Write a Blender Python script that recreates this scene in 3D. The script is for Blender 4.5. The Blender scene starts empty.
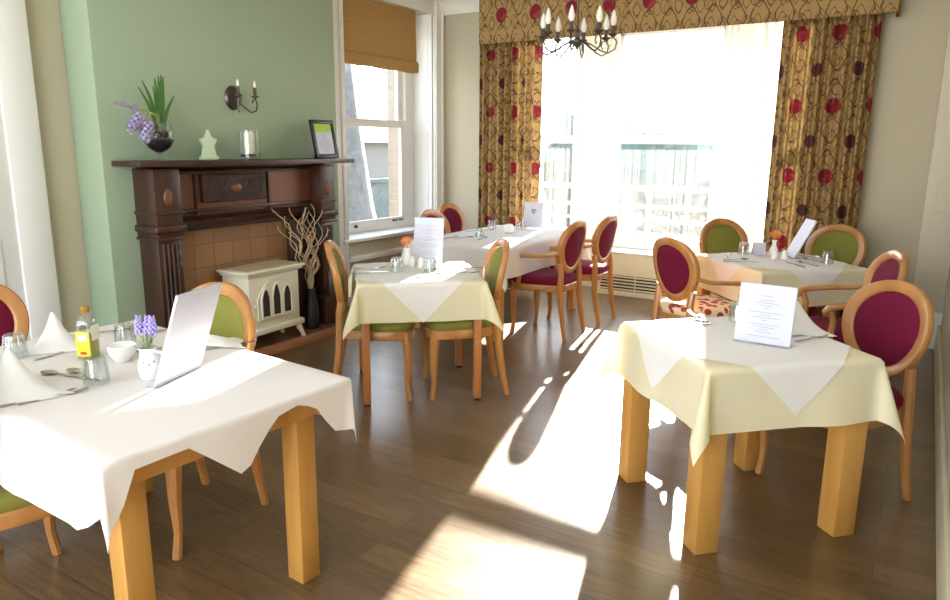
import bpy, bmesh, math, random
from math import sin, cos, pi, radians, hypot, atan2
from mathutils import Vector, Matrix
random.seed(7)
C = bpy.context.scene.collection

# ------------------------------------------------------------------ materials
def new_mat(name):
    m = bpy.data.materials.new(name); m.use_nodes = True
    nt = m.node_tree
    return m, nt, nt.nodes, nt.links, nt.nodes['Principled BSDF']

def plain(name, col, rough=.5, metal=0., noise=0., scale=8., spec=.5, bump=0., coat=0.):
    m, nt, N, L, b = new_mat(name)
    b.inputs['Roughness'].default_value = rough
    b.inputs['Metallic'].default_value = metal
    b.inputs['Specular IOR Level'].default_value = spec
    b.inputs['Coat Weight'].default_value = coat
    b.inputs['Base Color'].default_value = (*col, 1)
    tc = N.new('ShaderNodeTexCoord')
    nz = N.new('ShaderNodeTexNoise'); nz.inputs['Scale'].default_value = scale; nz.inputs['Detail'].default_value = 4
    L.new(tc.outputs['Object'], nz.inputs['Vector'])
    if noise:
        mx = N.new('ShaderNodeMix'); mx.data_type = 'RGBA'
        mx.inputs[6].default_value = (*[c*(1-noise) for c in col], 1)
        mx.inputs[7].default_value = (*[min(1, c*(1+noise)) for c in col], 1)
        L.new(nz.outputs['Fac'], mx.inputs[0]); L.new(mx.outputs[2], b.inputs['Base Color'])
    if bump:
        bp = N.new('ShaderNodeBump'); bp.inputs['Strength'].default_value = bump; bp.inputs['Distance'].default_value = .01
        L.new(nz.outputs['Fac'], bp.inputs['Height']); L.new(bp.outputs['Normal'], b.inputs['Normal'])
    return m

def wood(name, c1, c2, rough=.35, scale=(3, 3, 30), spec=.5, coat=.15):
    m, nt, N, L, b = new_mat(name)
    tc = N.new('ShaderNodeTexCoord'); mp = N.new('ShaderNodeMapping'); mp.inputs['Scale'].default_value = scale
    nz = N.new('ShaderNodeTexNoise'); nz.inputs['Scale'].default_value = 2.2; nz.inputs['Detail'].default_value = 6
    nz.inputs['Distortion'].default_value = .6
    cr = N.new('ShaderNodeValToRGB')
    cr.color_ramp.elements[0].position = .3; cr.color_ramp.elements[0].color = (*c1, 1)
    cr.color_ramp.elements[1].position = .7; cr.color_ramp.elements[1].color = (*c2, 1)
    L.new(tc.outputs['Object'], mp.inputs['Vector']); L.new(mp.outputs['Vector'], nz.inputs['Vector'])
    L.new(nz.outputs['Fac'], cr.inputs['Fac']); L.new(cr.outputs['Color'], b.inputs['Base Color'])
    b.inputs['Roughness'].default_value = rough; b.inputs['Specular IOR Level'].default_value = spec
    b.inputs['Coat Weight'].default_value = coat; b.inputs['Coat Roughness'].default_value = .2
    return m

def cloth_mat(name, col, trans=.3, scale=220., tcol=None):
    m, nt, N, L, b = new_mat(name)
    b.inputs['Base Color'].default_value = (*col, 1); b.inputs['Roughness'].default_value = .85
    b.inputs['Specular IOR Level'].default_value = .15
    tc = N.new('ShaderNodeTexCoord')
    nz = N.new('ShaderNodeTexNoise'); nz.inputs['Scale'].default_value = 9; nz.inputs['Detail'].default_value = 5
    L.new(tc.outputs['Object'], nz.inputs['Vector'])
    bp = N.new('ShaderNodeBump'); bp.inputs['Strength'].default_value = .12; bp.inputs['Distance'].default_value = .02
    L.new(nz.outputs['Fac'], bp.inputs['Height']); L.new(bp.outputs['Normal'], b.inputs['Normal'])
    tr = N.new('ShaderNodeBsdfTranslucent'); tr.inputs['Color'].default_value = (*(tcol or col), 1)
    mix = N.new('ShaderNodeMixShader'); mix.inputs[0].default_value = trans
    L.new(b.outputs[0], mix.inputs[1]); L.new(tr.outputs[0], mix.inputs[2])
    L.new(mix.outputs[0], N['Material Output'].inputs['Surface'])
    return m

def glass_mat(name, tint=(1, 1, 1), refl=.12, rough=.02):
    # clear glass: fresnel reflection over straight transmission
    m, nt, N, L, b = new_mat(name)
    N.remove(b)
    t = N.new('ShaderNodeBsdfTransparent'); t.inputs['Color'].default_value = (*tint, 1)
    g = N.new('ShaderNodeBsdfGlossy'); g.inputs['Roughness'].default_value = rough
    lw = N.new('ShaderNodeLayerWeight'); lw.inputs['Blend'].default_value = .5
    g2 = NG(nt); fac = g2.m('ADD', refl*.25, g2.m('MULTIPLY', g2.m('POWER', lw.outputs['Facing'], 3.), refl))
    mix = N.new('ShaderNodeMixShader')
    L.new(fac, mix.inputs[0]); L.new(t.outputs[0], mix.inputs[1]); L.new(g.outputs[0], mix.inputs[2])
    L.new(mix.outputs[0], N['Material Output'].inputs['Surface'])
    return m

def voile_mat(name, opacity, col=(1, 1, 1), var=1.):
    m, nt, N, L, b = new_mat(name)
    N.remove(b)
    t = N.new('ShaderNodeBsdfTransparent')
    d = N.new('ShaderNodeBsdfDiffuse'); d.inputs['Color'].default_value = (*col, 1)
    tl = N.new('ShaderNodeBsdfTranslucent'); tl.inputs['Color'].default_value = (*col, 1)
    m1 = N.new('ShaderNodeMixShader'); m1.inputs[0].default_value = .55
    m2 = N.new('ShaderNodeMixShader')
    tc = N.new('ShaderNodeTexCoord'); mp = N.new('ShaderNodeMapping'); mp.inputs['Scale'].default_value = (60, 60, .3)
    nz = N.new('ShaderNodeTexNoise'); nz.inputs['Scale'].default_value = 1.0; nz.inputs['Detail'].default_value = 2
    mr = N.new('ShaderNodeMapRange')
    mr.inputs['To Min'].default_value = opacity*(1-.7*var); mr.inputs['To Max'].default_value = min(1, opacity*(1+.8*var))
    mr.inputs['From Min'].default_value = .3; mr.inputs['From Max'].default_value = .7
    L.new(tc.outputs['Object'], mp.inputs['Vector']); L.new(mp.outputs['Vector'], nz.inputs['Vector'])
    L.new(nz.outputs['Fac'], mr.inputs['Value']); L.new(mr.outputs['Result'], m2.inputs[0])
    L.new(d.outputs[0], m1.inputs[1]); L.new(tl.outputs[0], m1.inputs[2])
    L.new(t.outputs[0], m2.inputs[1]); L.new(m1.outputs[0], m2.inputs[2])
    L.new(m2.outputs[0], N['Material Output'].inputs['Surface'])
    return m

class NG:
    """tiny node-expression helper"""
    def __init__(s, nt): s.nt, s.N, s.L = nt, nt.nodes, nt.links
    def m(s, op, a, b=None, c=None):
        n = s.N.new('ShaderNodeMath'); n.operation = op
        for i, v in enumerate((a, b, c)):
            if v is None: continue
            if isinstance(v, (int, float)): n.inputs[i].default_value = v
            else: s.L.new(v, n.inputs[i])
        return n.outputs[0]
    def mixc(s, f, a, b):
        n = s.N.new('ShaderNodeMix'); n.data_type = 'RGBA'
        for i, v in ((0, f), (6, a), (7, b)):
            if isinstance(v, tuple): n.inputs[i].default_value = (*v, 1)
            elif isinstance(v, (int, float)): n.inputs[i].default_value = v
            else: s.L.new(v, n.inputs[i])
        return n.outputs[2]

def damask_mat():
    # gold curtain fabric: ogee scrolls, red flowers and dark plum flowers, laid out on UVs in metres
    m, nt, N, L, b = new_mat('gold_flower_fabric'); g = NG(nt)
    uv = N.new('ShaderNodeUVMap'); uv.uv_map = 'UVMap'
    nz = N.new('ShaderNodeTexNoise'); nz.inputs['Scale'].default_value = 14; nz.inputs['Detail'].default_value = 3
    L.new(uv.outputs[0], nz.inputs['Vector'])
    sp = N.new('ShaderNodeSeparateXYZ'); L.new(uv.outputs[0], sp.inputs[0])
    wob = g.m('MULTIPLY', g.m('SUBTRACT', nz.outputs['Fac'], .5), .035)
    u, v = sp.outputs[0], sp.outputs[1]
    uw, vw = g.m('ADD', u, wob), g.m('SUBTRACT', v, wob)
    PX, PY = .37, .56
    def disc(ou, ov, r):
        du = g.m('MULTIPLY', g.m('SUBTRACT', g.m('FRACT', g.m('DIVIDE', g.m('ADD', u, ou), PX)), .5), PX)
        dv = g.m('MULTIPLY', g.m('SUBTRACT', g.m('FRACT', g.m('DIVIDE', g.m('ADD', v, ov), PY)), .5), PY)
        d = g.m('SQRT', g.m('ADD', g.m('MULTIPLY', du, du), g.m('MULTIPLY', dv, dv)))
        d = g.m('ADD', d, g.m('MULTIPLY', wob, .35))
        return g.m('LESS_THAN', d, r), d
    def lat(pu, pv, k, w, ph=0):
        a = g.m('COSINE', g.m('ADD', g.m('MULTIPLY', uw, 2*pi/pu), ph))
        c = g.m('COSINE', g.m('ADD', g.m('MULTIPLY', vw, 2*pi/pv), ph))
        return g.m('LESS_THAN', g.m('ABSOLUTE', g.m('SUBTRACT', g.m('ADD', a, c), k)), w)
    base = g.mixc(nz.outputs['Fac'], (.31, .20, .075), (.44, .30, .12))
    c = g.mixc(lat(.185, .28, .25, .15), base, (.11, .07, .035))
    c = g.mixc(lat(.0925, .14, .45, .2, 1.3), c, (.17, .095, .04))
    c = g.mixc(lat(.123, .187, .9, .14, 2.2), c, (.12, .06, .035))
    f1, d1 = disc(0, .10, .062)
    c = g.mixc(f1, c, (.20, .014, .024))
    c = g.mixc(g.m('MULTIPLY', f1, g.m('GREATER_THAN', nz.outputs['Fac'], .56)), c, (.25, .05, .05))
    f2, d2 = disc(PX/2, .10+PY/2, .055)
    c = g.mixc(f2, c, (.085, .03, .035))
    L.new(c, b.inputs['Base Color']); b.inputs['Roughness'].default_value = .75; b.inputs['Specular IOR Level'].default_value = .25
    tr = N.new('ShaderNodeBsdfTranslucent'); L.new(c, tr.inputs['Color'])
    mx = N.new('ShaderNodeMixShader'); mx.inputs[0].default_value = .04
    L.new(b.outputs[0], mx.inputs[1]); L.new(tr.outputs[0], mx.inputs[2]); L.new(mx.outputs[0], N['Material Output'].inputs['Surface'])
    return m

def blind_mat():
    m, nt, N, L, b = new_mat('basketweave_blind_fabric'); g = NG(nt)
    tc = N.new('ShaderNodeTexCoord'); sp = N.new('ShaderNodeSeparateXYZ'); L.new(tc.outputs['Object'], sp.inputs[0])
    y, z = sp.outputs[1], sp.outputs[2]
    a = g.m('SINE', g.m('MULTIPLY', g.m('ADD', y, z), 2*pi/.036)); c = g.m('SINE', g.m('MULTIPLY', g.m('SUBTRACT', y, z), 2*pi/.036))
    col = g.mixc(g.m('GREATER_THAN', g.m('ADD', a, c), .9), (.42, .24, .07), (.20, .09, .03))
    col = g.mixc(g.m('LESS_THAN', g.m('ADD', a, c), -1.1), col, (.55, .36, .14))
    L.new(col, b.inputs['Base Color']); b.inputs['Roughness'].default_value = .8
    return m

def floor_mat():
    m, nt, N, L, b = new_mat('brown_plank_floor'); g = NG(nt)
    tc = N.new('ShaderNodeTexCoord')
    br = N.new('ShaderNodeTexBrick'); br.inputs['Scale'].default_value = 1
    br.inputs['Brick Width'].default_value = 1.1; br.inputs['Row Height'].default_value = .13
    br.inputs['Mortar Size'].default_value = .0016; br.inputs['Bias'].default_value = 0
    br.inputs['Color1'].default_value = (.092, .055, .023, 1); br.inputs['Color2'].default_value = (.142, .086, .037, 1)
    br.inputs['Mortar'].default_value = (.05, .028, .014, 1)
    L.new(tc.outputs['Object'], br.inputs['Vector'])
    mp = N.new('ShaderNodeMapping'); mp.inputs['Scale'].default_value = (2.2, 26, 1)
    nz = N.new('ShaderNodeTexNoise'); nz.inputs['Scale'].default_value = 2.4; nz.inputs['Detail'].default_value = 8; nz.inputs['Roughness'].default_value = .65
    L.new(tc.outputs['Object'], mp.inputs['Vector']); L.new(mp.outputs['Vector'], nz.inputs['Vector'])
    k = N.new('ShaderNodeMapRange'); k.inputs['From Min'].default_value = .3; k.inputs['From Max'].default_value = .72
    k.inputs['To Min'].default_value = .62; k.inputs['To Max'].default_value = 1.5
    L.new(nz.outputs['Fac'], k.inputs['Value'])
    mul = N.new('ShaderNodeMix'); mul.data_type = 'RGBA'; mul.blend_type = 'MULTIPLY'; mul.inputs[0].default_value = 1
    L.new(br.outputs['Color'], mul.inputs[6])
    cb = N.new('ShaderNodeCombineXYZ')
    for i in range(3): L.new(k.outputs[0], cb.inputs[i])
    L.new(cb.outputs[0], mul.inputs[7]); L.new(mul.outputs[2], b.inputs['Base Color'])
    r = g.m('ADD', .25, g.m('MULTIPLY', nz.outputs['Fac'], .16)); b.inputs['Coat Weight'].default_value = .3; b.inputs['Coat Roughness'].default_value = .22; L.new(r, b.inputs['Roughness'])
    b.inputs['Specular IOR Level'].default_value = .5
    return m

def brick_mat(name, c1, c2, mortar, w=.215, h=.075, axes='YZ'):
    m, nt, N, L, b = new_mat(name)
    tc = N.new('ShaderNodeTexCoord'); sp = N.new('ShaderNodeSeparateXYZ'); cb = N.new('ShaderNodeCombineXYZ')
    L.new(tc.outputs['Object'], sp.inputs[0])
    g = NG(nt)
    if axes == 'YZ': L.new(sp.outputs[1], cb.inputs[0])
    else: L.new(g.m('ADD', sp.outputs[0], sp.outputs[1]), cb.inputs[0])
    L.new(sp.outputs[2], cb.inputs[1])
    br = N.new('ShaderNodeTexBrick'); br.inputs['Scale'].default_value = 1; br.inputs['Brick Width'].default_value = w; br.inputs['Row Height'].default_value = h
    br.inputs['Mortar Size'].default_value = h*.03 if axes == 'YZ' else .006
    br.offset = 0 if axes == 'YZ' else .5
    br.inputs['Color1'].default_value = (*c1, 1); br.inputs['Color2'].default_value = (*c2, 1); br.inputs['Mortar'].default_value = (*mortar, 1)
    L.new(cb.outputs[0], br.inputs['Vector'])
    nz = N.new('ShaderNodeTexNoise'); nz.inputs['Scale'].default_value = 22; nz.inputs['Detail'].default_value = 6
    L.new(tc.outputs['Object'], nz.inputs['Vector'])
    mx = g.mixc(g.m('MULTIPLY', nz.outputs['Fac'], .55), br.outputs['Color'], tuple(x*.5 for x in c1))
    L.new(mx, b.inputs['Base Color']); b.inputs['Roughness'].default_value = .4
    return m

M = {}
M['wall_cream'] = plain('cream_wall_paint', (.50, .46, .335), .75, noise=.03, scale=3)
M['wall_green'] = plain('sage_green_wall_paint', (.30, .385, .26), .7, noise=.03, scale=3)
M['boxing'] = plain('pale_cream_paint', (.58, .54, .42), .6)
M['white'] = plain('white_gloss_paint', (.80, .80, .77), .4)
M['ceil'] = plain('white_ceiling_paint', (.82, .80, .73), .8)
M['floor'] = floor_mat()
M['oak'] = wood('yellow_oak', (.44, .215, .045), (.56, .30, .075), .4, (6, 6, 1))
M['redwood'] = wood('reddish_beech', (.36, .13, .04), (.46, .19, .06), .35, (6, 6, 1))
M['chairwood'] = wood('polished_cherry_wood', (.36, .155, .042), (.48, .23, .072), .3, (5, 5, 2), coat=.3)
M['darkwood'] = wood('dark_mahogany', (.022, .0075, .0035), (.055, .018, .008), .38, (3, 3, 1.2), coat=.15)
M['midwood'] = wood('red_mahogany_panel', (.11, .032, .011), (.175, .056, .019), .35, (3, 3, 1.2), coat=.2)
M['carved'] = plain('carved_dark_wood', (.035, .014, .008), .5, noise=.5, scale=40, bump=1.)
M['maroon'] = plain('maroon_velvet', (.135, .004, .028), .8, noise=.15, scale=12, spec=.2)
M['green'] = plain('olive_green_fabric', (.20, .20, .04), .8, noise=.12, scale=25, spec=.2)
M['cream_cloth'] = cloth_mat('pale_yellow_tablecloth', (.88, .85, .62), .32, tcol=(.88, .84, .50))
M['white_cloth'] = cloth_mat('white_table_linen', (.90, .90, .90), .28)
M['napkin'] = cloth_mat('white_napkin_linen', (.87, .87, .86), .25)
M['damask'] = damask_mat(); M['blind'] = blind_mat()
M['glass'] = glass_mat('clear_window_glass', refl=.2)
M['tumbler'] = glass_mat('clear_tumbler_glass', (.93, .95, .95), .45)
M['vaseglass'] = glass_mat('clear_vase_glass', (.95, .97, .95), .3)
M['acrylic'] = glass_mat('clear_acrylic', (.97, .98, .99), .3)
M['voile'] = voile_mat('sheer_white_voile', .06)
M['voile_thick'] = voile_mat('gathered_white_voile', .30, (.98, .97, .93), .35)
M['pewter'] = plain('dark_pewter_metal', (.10, .085, .07), .35, .9)
M['steel'] = plain('stainless_steel', (.45, .44, .42), .22, 1.)
M['bulb'] = plain('frosted_candle_bulb', (.88, .86, .78), .25)
M['ceramic'] = plain('white_glazed_ceramic', (.84, .84, .82), .2)
M['stove'] = plain('cream_enamel', (.70, .66, .50), .35)
M['stovetop'] = plain('worn_cream_stove_top', (.50, .43, .28), .4, noise=.1)
M['black'] = plain('black_lacquer', (.012, .012, .012), .3)
M['dark'] = plain('dark_slot', (.02, .018, .016), .7)
M['coal'] = plain('dark_fire_bed', (.03, .02, .015), .8, noise=.5, scale=30)
M['tile'] = brick_mat('brown_mottled_tile', (.36, .19, .085), (.27, .13, .055), (.20, .10, .045), .165, .165, 'YZ')
M['hearth'] = wood('brown_hearth_tile', (.10, .045, .02), (.17, .08, .035), .3, (3, 3, 3))
M['hearthedge'] = plain('red_brown_hearth_edge', (.34, .15, .07), .4, noise=.2, scale=20)
M['paper'] = plain('white_printed_paper', (.55, .57, .68), .5)
M['paperblue'] = plain('pale_blue_print', (.55, .68, .88), .5)
M['ink'] = plain('grey_ink', (.36, .37, .46), .6)
M['limegreen'] = plain('lime_green_print', (.34, .55, .06), .5)
M['leaf'] = plain('green_leaf', (.05, .16, .025), .45, noise=.3, scale=20)
M['paleleaf'] = plain('pale_green_stem', (.33, .42, .10), .5)
M['greyleaf'] = plain('grey_green_leaf', (.20, .27, .14), .6)
M['lilac'] = plain('lilac_petal', (.42, .34, .70), .6, noise=.25, scale=60)
M['palelilac'] = plain('faded_lilac_petal', (.50, .42, .62), .6, noise=.3, scale=60)
M['hyacinth'] = plain('pale_lilac_hyacinth', (.36, .30, .50), .6, noise=.35, scale=50)
M['orange'] = plain('orange_petal', (.85, .24, .08), .5, noise=.1)
M['soil'] = plain('black_pebbles', (.012, .010, .014), .35, noise=.6, scale=60, bump=.6)
M['oil'] = plain('olive_oil', (.42, .36, .02), .15)
M['yellowlabel'] = plain('yellow_green_label', (.62, .70, .04), .5)
M['creamlabel'] = plain('cream_label', (.75, .75, .6), .5)
M['redprint'] = plain('red_print', (.6, .05, .03), .5)
M['gold'] = plain('gold_cap', (.45, .27, .06), .35, .7)
M['candle'] = plain('ivory_candle_wax', (.82, .78, .66), .5)
M['starglass'] = plain('pale_green_frosted_glass', (.58, .72, .52), .3)
M['twig'] = plain('pale_dried_twig', (.42, .34, .21), .7, noise=.2)
M['fairy'] = plain('amber_fairy_light', (.8, .22, .06), .3)
M['bark'] = plain('pale_lichen_bark', (.12, .13, .135), .9, noise=.6, scale=9, bump=1)
M['fence'] = wood('weathered_fence_boards', (.08, .105, .10), (.125, .15, .14), .8, (2, 2, 2), coat=0)
M['brick'] = brick_mat('pale_brick', (.25, .19, .13), (.29, .23, .16), (.30, .27, .22), axes='XYZ')
M['ground'] = plain('pale_terrace_paving', (.17, .165, .15), .8, noise=.1)
M['hedge'] = plain('hedge_leaves', (.02, .05, .04), .7, noise=.4, scale=6)
M['hill'] = plain('distant_blue_green_hill', (.035, .06, .065), .9, noise=.2, scale=.3)
M['pinkflower'] = plain('pink_flower', (.75, .20, .32), .6)
M['yellowflower'] = plain('yellow_flower', (.80, .62, .10), .6)
M['grass'] = plain('flower_bed_green', (.16, .30, .07), .8, noise=.4, scale=14)
def floral_seat():
    m, nt, N, L, b = new_mat('red_and_cream_floral_fabric'); g = NG(nt)
    tc = N.new('ShaderNodeTexCoord'); v = N.new('ShaderNodeTexVoronoi'); v.inputs['Scale'].default_value = 16
    L.new(tc.outputs['Object'], v.inputs['Vector'])
    c = g.mixc(g.m('LESS_THAN', v.outputs['Distance'], .42), (.72, .58, .38), (.28, .035, .03))
    L.new(c, b.inputs['Base Color']); b.inputs['Roughness'].default_value = .8
    return m
M['floral'] = floral_seat()

# ------------------------------------------------------------------ mesh builder
class MB:
    def __init__(s): s.v = []; s.f = []; s.uv = {}
    def add(s, vs, fs, mtx=None):
        o = len(s.v)
        for p in vs: s.v.append(tuple(mtx @ Vector(p)) if mtx else tuple(p))
        for f in fs: s.f.append(tuple(i+o for i in f))
        return s
    def box(s, x0, x1, y0, y1, z0, z1, bev=0., mtx=None, seg=2):
        bm = bmesh.new(); bmesh.ops.create_cube(bm, size=1)
        for v in bm.verts:
            v.co = Vector(((x0+x1)/2+v.co.x*(x1-x0), (y0+y1)/2+v.co.y*(y1-y0), (z0+z1)/2+v.co.z*(z1-z0)))
        if bev: bmesh.ops.bevel(bm, geom=bm.edges[:], offset=bev, segments=seg, affect='EDGES', profile=.5)
        bm.verts.index_update()
        s.add([v.co.copy() for v in bm.verts], [[v.index for v in f.verts] for f in bm.faces], mtx); bm.free()
        return s
    def lathe(s, prof, c=(0, 0, 0), n=24, mtx=None, a0=0., a1=2*pi, sx=1, sy=1):
        full = abs(a1-a0-2*pi) < 1e-6; k = n if full else n+1
        vs, fs = [], []
        for (r, z) in prof:
            for i in range(k):
                a = a0+(a1-a0)*i/n
                vs.append((c[0]+r*cos(a)*sx, c[1]+r*sin(a)*sy, c[2]+z))
        for j in range(len(prof)-1):
            for i in range(n):
                i2 = (i+1) % k if full else i+1
                fs.append((j*k+i, j*k+i2, (j+1)*k+i2, (j+1)*k+i))
        return s.add(vs, fs, mtx)
    def tube(s, pts, rad, n=8, caps=True, mtx=None, flat=1., up=None):
        pts = [Vector(p) for p in pts]; m = len(pts)
        if not hasattr(rad, '__len__'): rad = [rad]*m
        vs, fs = [], []; prev = None
        for i, p in enumerate(pts):
            t = (pts[min(i+1, m-1)]-pts[max(i-1, 0)]).normalized()
            if prev is None:
                ref = Vector(up) if up else (Vector((0, 0, 1)) if abs(t.z) < .9 else Vector((0, 1, 0)))
                a = t.cross(ref).normalized()
            else:
                a = (prev-t*prev.dot(t)).normalized()
            b = t.cross(a).normalized(); prev = a
            for k in range(n):
                an = 2*pi*(k+.5)/n
                q = p+(a*cos(an)+b*sin(an)*flat)*rad[i]
                vs.append(q)
        for i in range(m-1):
            for k in range(n):
                k2 = (k+1) % n
                fs.append((i*n+k, i*n+k2, (i+1)*n+k2, (i+1)*n+k))
        if caps:
            fs.append(tuple(range(n-1, -1, -1))); fs.append(tuple((m-1)*n+k for k in range(n)))
        return s.add(vs, fs, mtx)
    def prism(s, outline, z0, z1, mtx=None):
        n = len(outline)
        vs = [(x, y, z0) for x, y in outline]+[(x, y, z1) for x, y in outline]
        fs = [tuple(range(n-1, -1, -1)), tuple(range(n, 2*n))]+[(i, (i+1) % n, n+(i+1) % n, n+i) for i in range(n)]
        return s.add(vs, fs, mtx)
    def loops(s, L, cap0=True, cap1=True, closed=False, mtx=None):
        n = len(L[0]); vs = [p for l in L for p in l]; fs = []
        m = len(L)
        for j in range(m if closed else m-1):
            j2 = (j+1) % m
            for i in range(n):
                i2 = (i+1) % n
                fs.append((j*n+i, j*n+i2, j2*n+i2, j2*n+i))
        if not closed:
            if cap0: fs.append(tuple(range(n-1, -1, -1)))
            if cap1: fs.append(tuple((m-1)*n+i for i in range(n)))
        return s.add(vs, fs, mtx)
    def grid(s, P, mtx=None):
        r, c = len(P), len(P[0]); vs = [p for row in P for p in row]
        fs = [(j*c+i, j*c+i+1, (j+1)*c+i+1, (j+1)*c+i) for j in range(r-1) for i in range(c-1)]
        return s.add(vs, fs, mtx)
    def ball(s, c, r, n=10, sz=1., mtx=None):
        k = max(4, n//2)
        return s.lathe([(max(1e-5, r*sin(pi*i/k)), -r*sz*cos(pi*i/k)) for i in range(k+1)], c, n, mtx)
    def mesh(s, name, mat, ang=35, uvs=None):
        me = bpy.data.meshes.new(name); me.from_pydata(s.v, [], s.f); me.validate()
        bm = bmesh.new(); bm.from_mesh(me)
        if not uvs: bmesh.ops.remove_doubles(bm, verts=bm.verts, dist=1e-6)
        bmesh.ops.recalc_face_normals(bm, faces=bm.faces); bm.to_mesh(me); bm.free()
        me.shade_smooth(); me.set_sharp_from_angle(angle=radians(ang))
        me.materials.append(mat)
        if uvs:
            lay = me.uv_layers.new(name='UVMap')
            for l in me.loops: lay.data[l.index].uv = uvs[l.vertex_index]
        return me
    def build(s, name, mat, parent=None, ang=35, label=None, uvs=None):
        if isinstance(mat, str): mat = M[mat]
        o = bpy.data.objects.new(name, s.mesh(name, mat, ang, uvs)); C.objects.link(o)
        if parent: o.parent = parent
        if label: o['label'] = label
        return o

def tag(o, label=None, cat=None, group=None, kind=None):
    for k, v in (('label', label), ('category', cat), ('group', group), ('kind', kind)):
        if v: o[k] = v
    return o
def thing(name, label, cat, loc=(0, 0, 0), rz=0., group=None, kind=None):
    o = bpy.data.objects.new(name, None); C.objects.link(o); o.empty_display_size = .1
    o.location = loc; o.rotation_euler = (0, 0, rz)
    return tag(o, label, cat, group, kind)
def struct(name, mb, mat, label=None):
    o = mb.build(name, mat); o['kind'] = 'structure'; o['label'] = label or name.replace('_', ' '); o['category'] = name.split('_')[0]
    return o
KIDS = {}
def kids(o):
    if o.name not in KIDS: KIDS[o.name] = [c for c in bpy.data.objects if c.parent == o]
    return KIDS[o.name]
def dup(root, loc, rz, label=None, group=None):
    r = root.copy(); C.objects.link(r); r.location = loc; r.rotation_euler = (0, 0, rz)
    if label: r['label'] = label
    if group: r['group'] = group
    for ch in kids(root):
        c = ch.copy(); C.objects.link(c); c.parent = r
        for gch in kids(ch):
            d = gch.copy(); C.objects.link(d); d.parent = c
    return r
def B(*a, **k): return MB().box(*a, **k)
def RZ(a, loc=(0, 0, 0)): return Matrix.Translation(loc) @ Matrix.Rotation(a, 4, 'Z')

# ------------------------------------------------------------------ camera
H = 1.52
def cam_setup():
    p, y, r = radians(12.2), radians(32.), radians(.54)
    fw = Vector((-sin(y)*cos(p), cos(y)*cos(p), -sin(p))); rt = Vector((cos(y), sin(y), 0)); up = rt.cross(fw)
    rt2 = cos(r)*rt+sin(r)*up; up2 = -sin(r)*rt+cos(r)*up
    cd = bpy.data.cameras.new('camera'); cd.lens = 713/950*36; cd.sensor_width = 36; cd.clip_start = .02; cd.clip_end = 500
    o = bpy.data.objects.new('camera', cd); C.objects.link(o)
    m = Matrix((rt2, up2, -fw)).transposed().to_4x4(); m.translation = (0, 0, H); o.matrix_world = m
    bpy.context.scene.camera = o
cam_setup()

# ------------------------------------------------------------------ room shell
XL, XR, YB, ZC, XB = -4.6, .22, 6.65, 3.03, -4.3
YF = -2.2
BAY = [(-3.72, 6.65), (-3.20, 7.32), (-1.42, 7.32), (-.90, 6.65)]
floor_out = [(XL-.3, YF), (XR, YF), (XR, YB), BAY[3], BAY[2], BAY[1], BAY[0], (XL-.3, YB)]
struct('floor', MB().prism(floor_out, -.06, 0), 'floor', 'brown wood plank floor')
struct('ceiling', MB().prism(floor_out, ZC, ZC+.06), 'ceil', 'white ceiling')
T = .16
w = MB()
w.box(XL-T, XL, YF, 4.62, 0, ZC)
w.box(XL-.32, XL, 4.62, 4.98, 0, ZC); w.box(XL-.32, XL, 4.98, 6.467, 0, .62); w.box(XL-.32, XL, 4.98, 6.467, 2.86, ZC)
w.box(XL-.32, XL, 6.467, YB+.2, 0, ZC)
struct('wall_left', w, 'wall_cream', 'cream left wall')
struct('wall_chimney', B(XL, XB, 2.555, 4.645, 0, ZC, bev=.012), 'wall_green', 'sage green chimney breast above the fireplace')
w = MB()
w.box(XL, BAY[0][0], YB, YB+.2, 0, ZC); w.box(BAY[3][0], XR+.2, YB, YB+.2, 0, ZC)
struct('wall_back', w, 'wall_cream', 'cream window wall')
w = MB(); w.box(XR, XR+.2, YF, YB, 0, ZC)
struct('wall_right', w, 'wall_cream', 'cream right wall')
o = struct('trim_9', B(0, XR, 6.47, YB, 0, ZC, bev=.006), 'boxing', 'cream boxed pipe column in the corner')
tp = MB()
for a in ((.07, .19, 1.06, 1.064), (.07, .19, 1.30, 1.304), (.07, .074, 1.06, 1.30), (.186, .19, 1.06, 1.30)):
    tp.box(a[0], a[1], 6.465, 6.471, a[2], a[3])
tp.build('access_panel_edge', 'wall_cream', o)

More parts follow.
